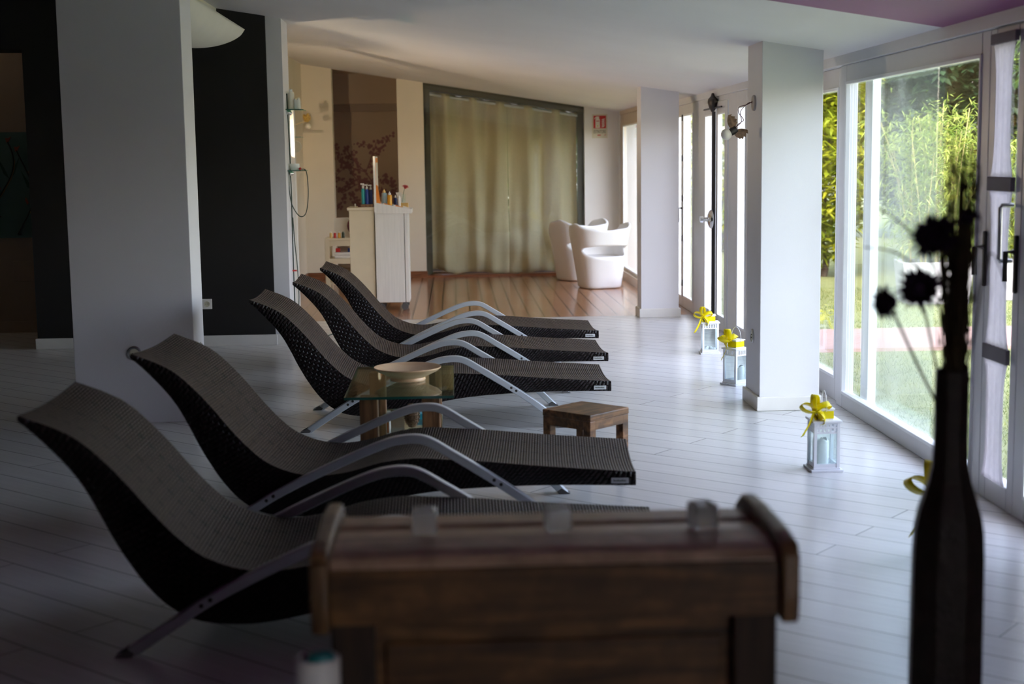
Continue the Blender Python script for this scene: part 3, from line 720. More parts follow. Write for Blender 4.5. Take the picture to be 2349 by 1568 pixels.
# ------------------------------------------------------------------ lanterns with yellow ribbons
def bow_mesh(mb, c, sc=1.0, tail=1.0):
    c = Vector(c)
    def loop(dx, dz, rot):
        pts = []; ws = []
        for i in range(15):
            a = 2*math.pi*i/14; rr_ = .042*sc*(1-math.cos(a))*.5*1.55
            p = Vector((math.cos(rot)*rr_, -.010*math.sin(a)*sc*2.2, math.sin(rot)*rr_))+Vector((-math.sin(rot)*math.sin(a)*.014*sc, 0, math.cos(rot)*math.sin(a)*.014*sc))
            pts.append(c+p+Vector((dx, 0, dz))); ws.append(Vector((-math.sin(rot)*.4, .85, math.cos(rot)*.4))*.040*sc)
        mb.strip(pts, ws)
    loop(0, 0, R(95)); loop(0, 0, R(20)); loop(0, 0, R(165)); loop(0, 0, R(-60))
    mb.sphere(c, .015*sc, 10, 6, (1.1, .9, 1))
    for k, (dx, L) in enumerate(((-.05, .11), (.025, .07))):
        pts = []; n = 8
        for i in range(n+1):
            tt = i/n; pts.append(c+Vector((dx*sc*tt**.6+.008*math.sin(4*tt), -.012*math.sin(3*tt+k), -L*tail*sc*tt)))
        mb.strip(pts, Vector((.018*sc, .016*sc, .006)))
def lantern(loc, rz, label, rows, w=.155, htop=.245, tail=1.0, bowpos=(-.052, -.045, .30), bsc=1.15):
    t = thing('lantern', label, 'lantern', loc, R(rz), 'white lanterns along the windows')
    a = w/2; b = MB(); b.box(-a, a, -a, a, 0, .012); b.box(-a+.012, a-.012, -a+.012, a-.012, .012, .02); b.build('base', 'lantern', t, bevel=.002)
    p = a-.022
    for sx in (-1, 1):
        for sy in (-1, 1): MB().box(sx*p-.007, sx*p+.007, sy*p-.007, sy*p+.007, .018, htop-.006).build('post', 'lantern', t)
    zt = htop-.006; z0 = zt-(.036 if rows == 1 else .048)
    f = MB(); fb = MB()
    for k in range(4):
        mt = Matrix.Rotation(R(90*k), 4, 'Z'); yy = -p
        f.box(-p, p, yy-.004, yy+.004, zt-.008, zt, mt); f.box(-p, p, yy-.004, yy+.004, z0-.006, z0+.003, mt)
        if rows == 2: f.box(-p, p, yy-.004, yy+.004, (z0+zt)/2-.005, (z0+zt)/2+.003, mt)
        n = 5
        for i in range(1, n+1): 
            x = -p+2*p*i/(n+1); f.box(x-.0045, x+.0045, yy-.003, yy+.003, z0, zt, mt)
        fb.box(-p, p, yy-.004, yy+.004, .020, .038, mt)
    f.build('fretwork', 'lantern', t); fb.build('bottom_rail', 'lantern', t)
    g = MB()
    for k in range(4): g.box(-p+.007, p-.007, -p-.001, -p+.001, .024, z0, Matrix.Rotation(R(90*k), 4, 'Z'))
    g.build('glass', 'lglass', t)
    MB().box(-a+.006, a-.006, -a+.006, a-.006, htop-.006, htop+.004).build('roof', 'lantern', t, bevel=.002)
    c = .036; MB().box(-c, c, -c, c, htop+.004, htop+.052).build('chimney', 'lantern', t); MB().box(-c-.007, c+.007, -c-.007, c+.007, htop+.052, htop+.059).build('chimney_cap', 'lantern', t, bevel=.001)
    hd = MB(); zz = htop+.045; hp = [(.0, -c-.004, zz)]
    for i in range(13):
        q = math.pi*i/12; hp.append((0, -(c+.008)*math.cos(q), zz+.02+.075*math.sin(q)))
    hp.append((.0, c+.004, zz)); hd.tube(hp, .0022, 6); hd.build('handle', 'lantern', t, True)
    rb = MB(); q = c+.002
    rb.box(-q, q, -q, -q+.002, htop+.010, htop+.046); rb.box(-q, q, q-.002, q, htop+.010, htop+.046); rb.box(-q, -q+.002, -q, q, htop+.010, htop+.046); rb.box(q-.002, q, -q, q, htop+.010, htop+.046)
    ro = rb.build('ribbon_band', 'yellow', t)
    bm_ = MB(); bow_mesh(bm_, bowpos, bsc, tail); bm_.build('bow', 'yellow', ro, True, solid=.001)
    return t
def candle(loc, r, hgt, label, m='wax', name='candle'):
    o = MB(); o.lathe([(.001, 0), (r, 0), (r, hgt-.006), (r-.004, hgt), (r*.8, hgt+.002), (r*.55, hgt-.006), (.001, hgt-.009)], n=24)
    for i, v in enumerate(o.v):
        if v[2] > hgt-.008 and math.hypot(v[0], v[1]) > r*.6: o.v[i] = (v[0], v[1], v[2]+.006*math.sin(3*math.atan2(v[1], v[0])+hgt*50))
    c = o.build(name, m, None, True, loc=loc); tag(c, label, 'candle')
    MB().tube([(0, 0, hgt-.01), (.001, 0, hgt+.004), (.003, 0, hgt+.010)], .0013, 5).build('wick', 'ink', c)
    return c
lantern((1.759, 6.68, 0), 1, 'white lantern with two rows of square holes, on the open floor before the first pillar', 2, w=.155)
candle((1.745, 6.68, .02), .038, .128, 'thick pale candle inside the lantern before the first pillar')
lantern((1.855, 9.31, 0), 34, 'white lantern with yellow ribbon half hidden by the near right pillar', 1, w=.15, bowpos=(-.055, .02, .30))
candle((1.88, 9.31, .02), .036, .10, 'pale candle inside the lantern half hidden by the near right pillar')
lantern((1.955, 10.84, 0), -4, 'white lantern with big yellow bow standing by the glass double doors', 1, w=.155, bowpos=(-.058, -.055, .295))
sh = MB()
for k in range(7):
    a = k*1.7; sh.sphere((.025*math.cos(a)*(k % 3), .02*math.sin(a)*(k % 3), .012+.006*(k % 2)), .012+.003*(k % 3), 8, 6)
tag(sh.build('seashells', 'wax', None, True, loc=(1.97, 10.84, .02)), 'little heap of white shells inside the lantern by the double doors', 'shells', kind='stuff')
lantern((1.815, 5.13, 0), 8, 'white lantern mostly hidden behind the tall dark vase, only its yellow bow showing', 1, w=.15, bowpos=(-.075, -.045, .28), bsc=1.6)

# ------------------------------------------------------------------ wooden chest in the foreground
ch = thing('chest', 'tall dark wooden chest with a sloping rolled lid, close to the camera', 'chest', (.18, 2.65, -.025))
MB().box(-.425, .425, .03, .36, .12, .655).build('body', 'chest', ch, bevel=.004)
MB().box(-.33, .33, .018, .032, .20, .60).build('front_panel', 'chest', ch, bevel=.006)
for sx in (-1, 1):
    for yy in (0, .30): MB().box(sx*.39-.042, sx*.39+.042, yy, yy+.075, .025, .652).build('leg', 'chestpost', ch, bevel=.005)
lid = MB(); lid.prism([(-.02, .655), (.40, .655), (.40, .74), (.34, .772), (.235, .778), (.225, .766), (.215, .776), (.12, .784), (.03, .783), (-.006, .778), (-.02, .764)], -.43, .43, 'x')
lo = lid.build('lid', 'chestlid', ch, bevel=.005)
MB().box(-.43, .43, -.028, -.019, .652, .760).build('front_shade_board', 'chest', lo, bevel=.003)  # dark board over the lid's front, its shade put into the colour
for sx in (-1, 1):
    cp = MB(); cp.prism([(-.045, .640), (.42, .640), (.425, .76), (.355, .80), (.24, .806), (.12, .806), (.03, .805), (-.03, .798), (-.05, .775), (-.052, .69)], sx*.43-.0, sx*.43+sx*.035, 'x')
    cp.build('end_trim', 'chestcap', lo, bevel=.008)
MB().sphere((.445, .02, .652), .010, 12, 8).build('stud', 'chrome', ch, True)
for i, (x, wd) in enumerate(((-.072, 'left of the three clear glass tealight cubes on the chest lid'), (.197, 'middle of the three clear glass tealight cubes on the chest lid'), (.494, 'right of the three clear glass tealight cubes on the chest lid'))):
    c = MB(); c.lathe([(.001, 0), (.031, 0), (.035, .004), (.035, .044), (.031, .050), (.022, .050), (.018, .022), (.001, .020)], n=4, M4=Matrix.Rotation(R(45+8*i), 4, 'Z'))
    o = c.build('tealight_holder', 'crystal', None, False, bevel=.005, loc=(x, 2.815, .7555)); tag(o, wd, 'candle holder', 'glass cubes on the chest')
# white cup with teal wax, on a low stand beside the chest
ps = thing('plant_stand', 'slim white stand under the white cup beside the chest', 'stand', (-.255, 2.42, -.0))
MB().lathe([(.001, .444), (.075, .444), (.078, .454), (.075, .464), (.001, .464)], n=28).build('top', 'white', ps, True)
MB().tube([(0, 0, .02), (0, 0, .449)], .014, 10).build('pole', 'white', ps, True); MB().lathe([(.001, 0), (.10, 0), (.10, .012), (.02, .022), (.001, .022)], n=28).build('base', 'white', ps, True)
cu = thing('cup', 'blurred white cup with something teal inside, at the bottom left of the chest', 'cup', (-.255, 2.42, .464))
MB().lathe([(.001, 0), (.036, 0), (.038, .01), (.040, .175), (.036, .178), (.034, .17), (.032, .11), (.001, .108)], n=28).build('body', 'whitep', cu, True)
MB().lathe([(.001, .109), (.030, .109), (.031, .15), (.022, .182), (.001, .186)], c=(.006, 0), n=20).build('teal_wax', 'teal', cu, True)

# ------------------------------------------------------------------ bottle vase with dried flowers
va = MB(); va.lathe([(.001, 0), (.080, 0), (.084, .01), (.085, .30), (.083, .60), (.080, .66), (.073, .70), (.062, .735), (.050, .77), (.042, .81), (.040, .86), (.039, 1.022), (.037, 1.026), (.031, 1.024), (.030, .80), (.001, .78)], n=8, M4=Matrix.Rotation(R(10), 4, 'Z'))
vo = va.build('bottle_vase', 'vase', None, False, bevel=.004, loc=(1.105, 3.10, 0)); tag(vo, 'tall dark faceted bottle vase standing at the right front', 'vase')
bq = thing('dried_flowers', 'dark dried flowers and grasses bunched in the tall bottle vase', 'dried flowers', (1.105, 3.10, .86))
rf = random.Random(5)
for k in range(40):
    a = rf.uniform(0, 6.28); r0 = rf.uniform(.004, .024); r1 = rf.uniform(.006, .036); H_ = rf.uniform(.30, .66) if k % 3 else rf.uniform(.55, .67); a2 = a+rf.uniform(-.5, .5)
    pts = [(r0*math.cos(a), r0*math.sin(a), -.06), (r0*math.cos(a), r0*math.sin(a), .15), (.006+r1*.8*math.cos(a2), r1*.8*math.sin(a2), .30), (.012+r1*math.cos(a2), r1*math.sin(a2), H_)]
    MB().tube(catmull(pts, 4), .0036, 5, .0014).build('stalk', 'stem', bq)
sp = MB()
for k in range(330):
    z = rf.uniform(.05, .42); w = .012+.010*z; p = Vector((.006+rf.gauss(0, w), rf.gauss(0, w), z)); d = Vector((rf.uniform(-.008, .008), rf.uniform(-.008, .008), rf.uniform(.04, .09)))
    sp.tube([p, p+d*.5, p+d], .003, 4, .0008)
for k in range(110):
    c = rf.choice(((-.012, 0), (.022, .01), (.034, -.01))); z = rf.uniform(.40, .62); p = Vector((c[0]+rf.gauss(0, .005), c[1]+rf.gauss(0, .005), z)); d = Vector((rf.uniform(-.008, .008), rf.uniform(-.008, .008), rf.uniform(.03, .05)))
    sp.tube([p, p+d*.5, p+d], .0022, 4, .0006)
bo_ = sp.build('dry_bristle', 'stem', bq); bo_['kind'] = 'stuff'
def flower(c, d, rad, n=26):
    c = Vector(c); d = Vector(d).normalized(); a = d.orthogonal().normalized(); b_ = d.cross(a); f = MB()
    f.sphere(c, rad*.42, 12, 8)
    for ring, (rr2, up) in enumerate(((1.0, .25), (.85, .55), (.6, .85))):
        for i in range(n):
            w = 2*math.pi*(i+.5*ring)/n+rf.uniform(-.1, .1); u = a*math.cos(w)+b_*math.sin(w); L = rad*rr2*rf.uniform(.8, 1.15)
            tip = c+u*L+d*rad*up*.8; mid = c+u*L*.5+d*rad*.3; s2 = u.cross(d)*rad*.11
            f.add([c+u*rad*.2, mid+s2, tip, mid-s2], [(0, 1, 2, 3)])
    return f
for c, d, rad, base in (((-.045, -.02, .455), (-.6, -.5, .5), .066, (-.01, 0, .10)), ((-.075, .01, .345), (-.3, -.85, .2), .055, (-.008, 0, .05)), ((-.147, 0, .318), (-.85, -.3, -.1), .044, (-.012, 0, .04)), ((.02, -.02, .50), (.2, -.3, .9), .03, (0, 0, .1))):
    s2 = MB().tube(catmull([(0, 0, -.04), base, (c[0]*.55, c[1]*.5, (base[2]+c[2])*.5), c], 5), .0032, 6).build('stalk', 'stem', bq, True)
    flower(c, d, rad).build('flower', 'petal', bq, solid=.001)
for pts in ([(0, 0, .1), (-.03, 0, .35), (-.10, .0, .47), (-.18, .01, .53)], [(0, 0, .1), (-.04, 0, .33), (-.12, 0, .42), (-.2, .02, .44)], [(0, 0, .05), (.04, 0, .2), (.075, 0, .42), (.12, 0, .34)]):
    MB().tube(catmull(pts, 6), .0035, 6, .0015).build('stalk', 'stem', bq, True)

# ------------------------------------------------------------------ moulded white armchairs
def armchair(loc, rz, label):
    nth = 96; nb, nu_ = 10, 8; vs = []; fs = []
    hc, hw = R(8), R(66)          # opening in the back, centred on local angle 0
    def rad(th, z):
        t = z/.785
        r = .245+.125*t**1.1
        e = 1/((abs(math.cos(th))**3.4+abs(math.sin(th))**3.4)**(1/3.4))
        return r*e*(.95+.0*t)
    ZT = ((0, .682), (35, .70), (75, .765), (105, .74), (135, .60), (160, .51), (180, .49))
    def ztop(th):
        d = math.degrees(abs((th+math.pi) % (2*math.pi)-math.pi))
        for (a0, z0), (a1, z1) in zip(ZT, ZT[1:]):
            if d <= a1: t = (d-a0)/(a1-a0); t = t*t*(3-2*t); return z0+(z1-z0)*t
        return ZT[-1][1]
    def hole(th):
        d = abs((th-hc+math.pi) % (2*math.pi)-math.pi)/hw
        return 0 if d >= 1 else (1-d**2.4)**.5
    grid = []
    for i in range(nth):
        th = 2*math.pi*i/nth; hh = hole(th); zl = .455-.085*hh; zu = .455+.045*hh; colm = []
        for j in range(nb+1):
            z = zl*j/nb; r = rad(th, z); colm.append((r*math.cos(th), r*math.sin(th), z))
        for j in range(nu_+1):
            z = zu+(ztop(th)-zu)*j/nu_; r = rad(th, z); colm.append((r*math.cos(th), r*math.sin(th), z))
        grid.append(colm)
    k = nb+nu_+2
    for c in grid: vs += c
    for i in range(nth):
        i2 = (i+1) % nth
        h1 = hole(2*math.pi*i/nth) > 0 or hole(2*math.pi*i2/nth) > 0
        for j in range(k-1):
            if j == nb and h1: continue
            fs.append((i*k+j, i2*k+j, i2*k+j+1, i*k+j+1))
    mb = MB(); mb.add(vs, fs)
    o = thing('armchair', label, 'armchair', loc, rz, 'white moulded armchairs by the back window')
    sh_ = mb.build('shell', 'plastic', o, True)
    bm = bmesh.new(); bm.from_mesh(sh_.data); bmesh.ops.remove_doubles(bm, verts=bm.verts, dist=.0006); bm.to_mesh(sh_.data); bm.free()
    md = sh_.modifiers.new('thickness', 'SOLIDIFY'); md.thickness = .036; md.offset = -1
    md = sh_.modifiers.new('subd', 'SUBSURF'); md.levels = 1; md.render_levels = 1
    # seat: dished disc filling the tub
    se = MB(); vs = []; fs = []; n2 = 48
    for q in range(7):
        f_ = q/6
        for i in range(n2):
            th = 2*math.pi*i/n2; zz = .325+.045*f_**3; r = (rad(th, zz)-.02)*f_; vs.append((r*math.cos(th), r*math.sin(th), zz))
    for q in range(6):
        for i in range(n2): fs.append((q*n2+i, q*n2+(i+1) % n2, (q+1)*n2+(i+1) % n2, (q+1)*n2+i))
    se.add(vs, fs); se.build('seat', 'plastic', o, True, solid=.02)
    return o
armchair((1.70, 16.72, 0), R(-76), 'white moulded tub armchair in front, nearer the wooden floor edge')
armchair((1.545, 17.86, 0), R(-60), 'white moulded tub armchair behind the other one, touching the curtain side')

# ------------------------------------------------------------------ fire extinguisher sign
sg = thing('extinguisher_sign', 'red and white ESTINTORE fire extinguisher sign on the back wall', 'sign', (1.905, 18.595, 1.93))
MB().box(-.10, .10, -.004, .004, -.155, .150).build('board', 'signbg', sg)
MB().box(-.082, .082, -.006, -.004, -.03, .132).build('red_field', 'red', sg)
g = MB(); g.box(-.055, .003, -.008, -.006, -.025, .085); g.prism([(-.050, .085), (-.004, .085), (-.010, .105), (-.005, .122), (-.045, .122), (-.070, .095), (-.066, .088), (-.045, .105)], -.008, -.006, 'y')
g.build('extinguisher_symbol', 'signwhite', sg)
g = MB(); g.box(-.046, -.006, -.0095, -.008, .058, .068); g.build('symbol_band', 'red', sg)
g = MB(); g.lathe([(.001, 0), (.009, 0), (.009, .0015), (.001, .0015)], n=14, M4=Matrix.Translation((-.026, -.008, .0)) @ Matrix.Rotation(R(90), 4, 'X')); g.build('symbol_dot', 'signyel', sg)
g = MB()
for k in range(5):
    z = -.018+.022*k; g.prism([(.022, z), (.050, z-.006+.010), (.072, z+.028), (.050, z+.020), (.030, z+.014)], -.008, -.006, 'y')
g.build('flame_symbol', 'signwhite', sg)
def text(body, size, loc, m, parent, name='lettering', rot=(R(90), 0, 0)):
    cu_ = bpy.data.curves.new(name, 'FONT'); cu_.body = body; cu_.size = size; cu_.align_x = 'CENTER'; cu_.extrude = .0008
    cu_.materials.append(M[m]); o = bpy.data.objects.new(name, cu_); COL.objects.link(o); bpy.context.view_layer.update()
    me = bpy.data.meshes.new_from_object(o.evaluated_get(bpy.context.evaluated_depsgraph_get())); bpy.data.objects.remove(o)
    o = bpy.data.objects.new(name, me); COL.objects.link(o); o.parent = parent; o.location = loc; o.rotation_euler = rot; return o
tx = text('ESTINTORE', .046, (0, -.006, -.092), 'ink', sg); tx.scale = (.68, 1.25, 1)
g = MB(); g.box(-.030, .012, -.006, -.004, -.125, -.112); g.build('red_mark', 'red', sg); MB().prism([(.062, -.128), (.082, -.110), (.064, -.112)], -.006, -.004, 'y').build('red_arrow', 'red', sg)

# ------------------------------------------------------------------ winged bulb lamps
def wing(mb, base, tip, wdt, nrm):
    base, tip, nrm = Vector(base), Vector(tip), Vector(nrm).normalized(); ax = tip-base; sd_ = ax.cross(nrm).normalized()
    vs = []; n = 9
    for i in range(n+1):
        t_ = i/n; w = wdt*math.sin(math.pi*min(.93, t_*.8+.13)); p = base+ax*t_
        ser = .18*wdt*(1 if i % 2 else -1)*t_
        vs += [tuple(p-sd_*w*.35), tuple(p+nrm*w*.28), tuple(p+sd_*(w*.75+ser))]
    fs = []
    for i in range(n): fs += [(3*i, 3*i+1, 3*i+4, 3*i+3), (3*i+1, 3*i+2, 3*i+5, 3*i+4)]
    mb.add(vs, fs)
wl = thing('winged_lamp', 'bare round bulb with brown feather wings hanging off the near right pillar', 'lamp', (1.796, 8.50, 1.82))
MB().lathe([(.001, 0), (.088, 0), (.09, .005), (.085, .012), (.001, .014)], n=28, M4=Matrix.Rotation(R(-90), 4, 'Y') @ Matrix.Diagonal((.52, .52, 1, 1))).build('rosette', 'rosette', wl, True)
cb_ = MB(); cb_.tube(catmull([(-.012, 0, .0), (-.04, -.01, .0), (-.09, -.03, -.05), (-.085, -.03, -.11), (-.12, -.04, -.14), (-.132, -.05, -.155)], 5), .0022, 6)
cb_.tube(catmull([(-.012, 0, .01), (-.05, -.01, -.01), (-.10, -.03, -.025), (-.10, -.03, -.06), (-.072, -.03, -.10), (-.105, -.03, -.125), (-.128, -.05, -.16)], 5), .0022, 6)
cb_.build('flex', 'wine', wl, True)
MB().lathe([(.001, -.02), (.022, -.02), (.024, .0), (.02, .022), (.001, .024)], n=16, M4=Matrix.Translation((-.137, -.05, -.163)) @ Matrix.Rotation(R(60), 4, 'Y')).build('socket', 'darkmetal', wl, True)
MB().sphere((-.178, -.05, -.183), .033, 20, 14).build('bulb', 'bulb', wl, True)
for bs, tp in (((-.145, -.05, -.15), (-.164, -.05, -.070)), ((-.13, -.05, -.175), (-.052, -.05, -.163))):
    w = MB(); wing(w, bs, tp, .055, (.2, -1, .1)); w.build('wing', 'feather', wl, False, solid=.002)
w2 = thing('winged_lamp', 'small golden winged bulb sconce on the alcove wall above the glass shelves', 'lamp', (-1.93, 16.9, 1.98))
MB().lathe([(.001, 0), (.05, 0), (.05, .012), (.001, .014)], n=20, M4=Matrix.Rotation(R(90), 4, 'Y')).build('rosette', 'rosette', w2, True)
MB().tube(catmull([(.01, 0, 0), (.08, -.02, -.03), (.16, -.02, -.01), (.22, 0, .01)], 5), .003, 6).build('flex', 'gold', w2, True)
MB().sphere((.24, 0, -.05), .033, 16, 10).build('bulb', 'bulb', w2, True)
for tp in ((.24, 0, .10), (.19, .02, .09)):
    w = MB(); wing(w, (.22, 0, .0), tp, .06, (.2, -1, .1)); w.build('wing', 'feathery', w2, solid=.002)

# ------------------------------------------------------------------ plaster shell light on the left beam
sl = thing('shell_light', 'white plaster shell shaped uplight high behind the left pillar', 'wall light', (0, 0, 0))
vs = []; fs = []; nu, nv = 40, 14
for i in range(nu+1):
    u = i/nu; y = 8.75+(11.30-8.75)*u
    prof = max(0.0, math.sin(math.pi*u))**.62 if u < .5 else max(0.0, math.sin(math.pi*u))**.42
    for j in range(nv+1):
        a = .5*math.pi*j/nv
        wx, wz = .27*prof, .212*prof
        vs.append((-1.60-wx*(1-math.cos(a)), y, 2.535-wz*math.sin(a)))
for i in range(nu):
    for j in range(nv): fs.append((i*(nv+1)+j, (i+1)*(nv+1)+j, (i+1)*(nv+1)+j+1, i*(nv+1)+j+1))
mb = MB(); mb.add(vs, fs); mb.build('shell', 'sail', sl, True, solid=.012)
MB().box(-1.93, -1.90, 9.2, 10.9, 2.45, 2.72).build('back_plate', 'sail', sl, bevel=.005)
MB().box(-1.91, -1.61, 9.95, 10.05, 2.50, 2.52).build('bracket', 'sail', sl)

# ------------------------------------------------------------------ unseen fill lamp added behind the white wall end
nl = thing('fill_lamp', 'unseen warm lamp added in the nook behind the dark partition to brighten the far end', 'lamp', (-1.93, 13.35, 1.55))
MB().box(0, .02, -.05, .05, -.08, .08).build('back_plate', 'whitep', nl, bevel=.004)
MB().lathe([(.095, -.03), (.085, .06), (.082, .06), (.092, -.03)], c=(.11, 0), n=24).build('lamp_shade', 'paper', nl, True)
MB().tube([(.02, 0, -.02), (.11, 0, -.03)], .008, 8).build('arm', 'whitep', nl, True)
MB().lathe([(.001, .06), (.086, .06), (.086, .066), (.001, .066)], c=(.11, 0), n=24).build('shade_cap', 'brownbox', nl, True)
la = bpy.data.lights.new('fill_light', 'POINT'); la.energy = 720; la.color = (1, .78, .52); la.shadow_soft_size = .05
lo_ = bpy.data.objects.new('fill_light', la); COL.objects.link(lo_); lo_.parent = nl; lo_.location = (.11, 0, .03)

nl2 = thing('fill_pendant', 'unseen pendant lamp added to brighten the dark side room, out past the left edge', 'lamp', (-4.75, 12.6, 2.25))  # fill light added for the side room, fitting out of view
MB().lathe([(.10, -.06), (.03, .06), (.027, .06), (.096, -.06)], n=24).build('lamp_shade', 'paper', nl2, True)
MB().tube([(0, 0, .05), (0, 0, CZ(-4.75)-2.25)], .004, 6).build('flex', 'ink', nl2, True)
la = bpy.data.lights.new('fill_light', 'POINT'); la.energy = 60; la.color = (1, .78, .52); la.shadow_soft_size = .04
lo_ = bpy.data.objects.new('fill_light', la); COL.objects.link(lo_); lo_.parent = nl2; lo_.location = (0, 0, -.02)

# ------------------------------------------------------------------ wall sockets
def socket(loc, rot, label, round_=True, m='steel'):
    t = thing('wall_socket', label, 'socket', loc); t.rotation_euler = rot
    if round_:
        MB().lathe([(.001, 0), (.043, 0), (.043, .006), (.036, .009), (.034, .004), (.001, .004)], n=28).build('plate', m, t, True)
        MB().lathe([(.001, .004), (.027, .004), (.027, .007), (.001, .007)], n=20).build('insert', 'signbg', t, True)
    else:
        MB().box(-.042, .042, -.042, .042, 0, .008).build('plate', m, t, bevel=.003)
        MB().lathe([(.001, .008), (.024, .008), (.024, .010), (.021, .010), (.019, .0085), (.001, .0085)], n=20).build('insert', 'signbg', t, True)
    g = MB()
    for x in (-.009, .009): g.lathe([(.0005, 0), (.0032, 0), (.0032, .011), (.0005, .011)], c=(x, 0), n=8)
    g.build('pin_hole', 'ink', t)
socket((1.796, 8.50, .426), (0, R(-90), 0), 'round grey socket low on the near right pillar')
socket((-1.886, 8.33, .412), (R(90), 0, 0), 'round grey socket on the left pillar behind a lounger head')
socket((-1.537, 8.53, .404), (0, R(90), 0), 'round grey socket on the bright side of the left pillar')
socket((-2.069, 11.87, .352), (R(90), 0, 0), 'square white socket on the dark wall beside the left pillar', False, 'whitep')
socket((-1.45, 18.6, .9), (R(90), 0, 0), 'small cream switch on the back wall', False, 'waxcream') if False else None
sw = tag(MB().box(-.006, 0, -.035, .035, -.05, .05).build('light_switch', 'whitep', None, loc=(1.76, 13.54, .95), bevel=.003), 'small white light switch on the side of the far right pillar', 'switch')

# ------------------------------------------------------------------ glass corner shelves with candles
def gshelf(z, label, x0=-1.385, x1=-1.245, y0=12.03, y1=12.32):
    t = thing('glass_shelf', label, 'shelf', (0, 0, z), 0, 'glass shelves on the white wall end')
    MB().prism([(x0, y0), (x1-.03, y0), (x1, y0+.05), (x1, y1), (x0, y1)], -.004, .004, 'z').build('pane', 'shelfglass', t)
    e_ = MB(); e_.tube([(x0, y0, 0), (x1-.03, y0, 0), (x1, y0+.05, 0)], .0045, 6); e_.build('edge', 'tedge', t)
    for yy in (12.08, 12.2): MB().sphere((x0+.016, yy, -.022), .018, 14, 10).build('clamp', 'chrome', t, True)
    return t
gshelf(1.945, 'upper green glass shelf holding white candles on the wall end')
gshelf(1.440, 'lower green glass shelf holding a white dish on the wall end')
candle((-1.345, 12.12, 1.949), .026, .14, 'tall cream candle on the upper glass shelf', 'waxcream')
candle((-1.293, 12.10, 1.949), .026, .078, 'short white candle on the upper glass shelf', 'wax')
candle((-1.36, 12.24, 1.949), .014, .17, 'slim white candle at the back of the upper glass shelf', 'wax')
candle((-1.30, 12.22, 1.949), .02, .095, 'small cream candle behind the short one on the upper glass shelf', 'waxcream')
ds = MB(); ds.lathe([(.001, 0), (.035, 0), (.040, .02), (.042, .055), (.038, .055), (.034, .02), (.001, .015)], n=20)
tag(ds.build('dish', 'wax', None, True, loc=(-1.335, 12.13, 1.444)), 'white dish on the lower glass shelf', 'dish')
tag(MB().sphere((0, 0, .012), .012, 10, 8).build('berry', 'red', None, True, loc=(-1.288, 12.10, 1.444)), 'small red ball beside the white dish on the lower glass shelf', 'ornament')
gb = MB(); gb.sphere((0, 0, .055), .05, 22, 14); gb.tube([(0, 0, .104), (0, 0, .14)], .002, 5)
o = tag(gb.build('glass_bauble', 'clear', None, True, loc=(-1.325, 12.17, 1.585)), 'clear glass ball hanging between the two glass shelves', 'ornament')
MB().tube([(0, 0, .14), (0, 0, .356)], .0012, 5).build('thread', 'whitep', o)
s3 = thing('glass_shelf', 'small far glass shelf holding a golden vase on the alcove wall', 'shelf', (-1.93, 16.6, 1.80), 0, 'glass shelves on the white wall end')
MB().box(0, .20, -.1, .1, -.004, .004).build('pane', 'shelfglass', s3); MB().box(0, .2, -.104, -.1, -.005, .005).build('edge', 'tedge', s3)
gv = MB(); gv.lathe([(.001, 0), (.03, 0), (.055, .05), (.05, .10), (.02, .15), (.001, .16)], n=20)
tag(gv.build('golden_vase', 'gold', None, True, loc=(-1.86, 16.58, 1.804)), 'golden teardrop vase on the small far glass shelf', 'vase')
cbm = MB()
cbm.tube(catmull([(-1.378, 12.10, 2.08), (-1.372, 12.12, 1.6), (-1.370, 12.12, 1.2), (-1.372, 12.12, .7), (-1.368, 12.12, .10)], 6), .0055, 8)
tag(cbm.build('cable', 'cable', None, True), 'dark green cable running straight down the white wall end', 'cable')
cbm = MB()
cbm.tube(catmull([(-1.275, 12.08, 1.452), (-1.232, 12.06, 1.43), (-1.222, 12.06, 1.25), (-1.245, 12.06, 1.09), (-1.30, 12.07, 1.06), (-1.36, 12.08, 1.15), (-1.39+.012, 12.06, 1.27), (-1.385+.01, 12.05, 1.40), (-1.375, 12.06, 1.447)], 8), .004, 8)
tag(cbm.build('loop_cable', 'cable', None, True), 'thin dark cable looping down from the lower glass shelf', 'cable')
cbm = MB(); cbm.tube(catmull([(-1.362, 12.10, 1.05), (-1.352, 12.09, .85), (-1.335, 12.09, .62), (-1.33, 12.09, .4), (-1.335, 12.09, .2), (-1.30, 12.10, .03), (-1.22, 12.2, .006), (-1.05, 12.6, .005)], 8), .004, 8)
tag(cbm.build('floor_cable', 'cable', None, True), 'thin dark cable wandering down the wall end onto the floor', 'cable')
tag(MB().box(-.018, .018, -.008, .008, -.006, .006).build('cable_clip', 'red', None, loc=(-1.362, 12.115, .60)), 'red clip on the dark green cable', 'clip')

# ------------------------------------------------------------------ display stand and cream cabinet
cab = thing('cabinet', 'cream cabinet standing left of the white display stand', 'cabinet', (-1.075, 14.47, 0))
MB().box(.01, .262, .01, .42, .07, 1.02).build('body', 'creamwood', cab, bevel=.004)  # cream tone puts the shade on the counter's left face into the colour
MB().box(-.008, .27, 0, .43, 1.02, 1.052).build('top', 'creamwood', cab, bevel=.006)
MB().box(.02, .25, .02, .40, 0, .07).build('plinth', 'creamwood', cab)
dsp = thing('display_stand', 'white wheeled display stand with sloping product tray and tall printed back board', 'display stand', (-.803, 14.45, 0))
MB().box(0, .29, 0, .42, .085, 1.0).build('body', 'whitewood', dsp, bevel=.004)  # whiter wood stands in for window light on the counter's right face
MB().box(.296, .335, .0, .42, .085, 1.0).build('door', 'whitewood', dsp, bevel=.004)
tr_ = MB()
side = [(0.0, .985), (.365, .985), (.372, 1.03), (0.0, 1.10)]
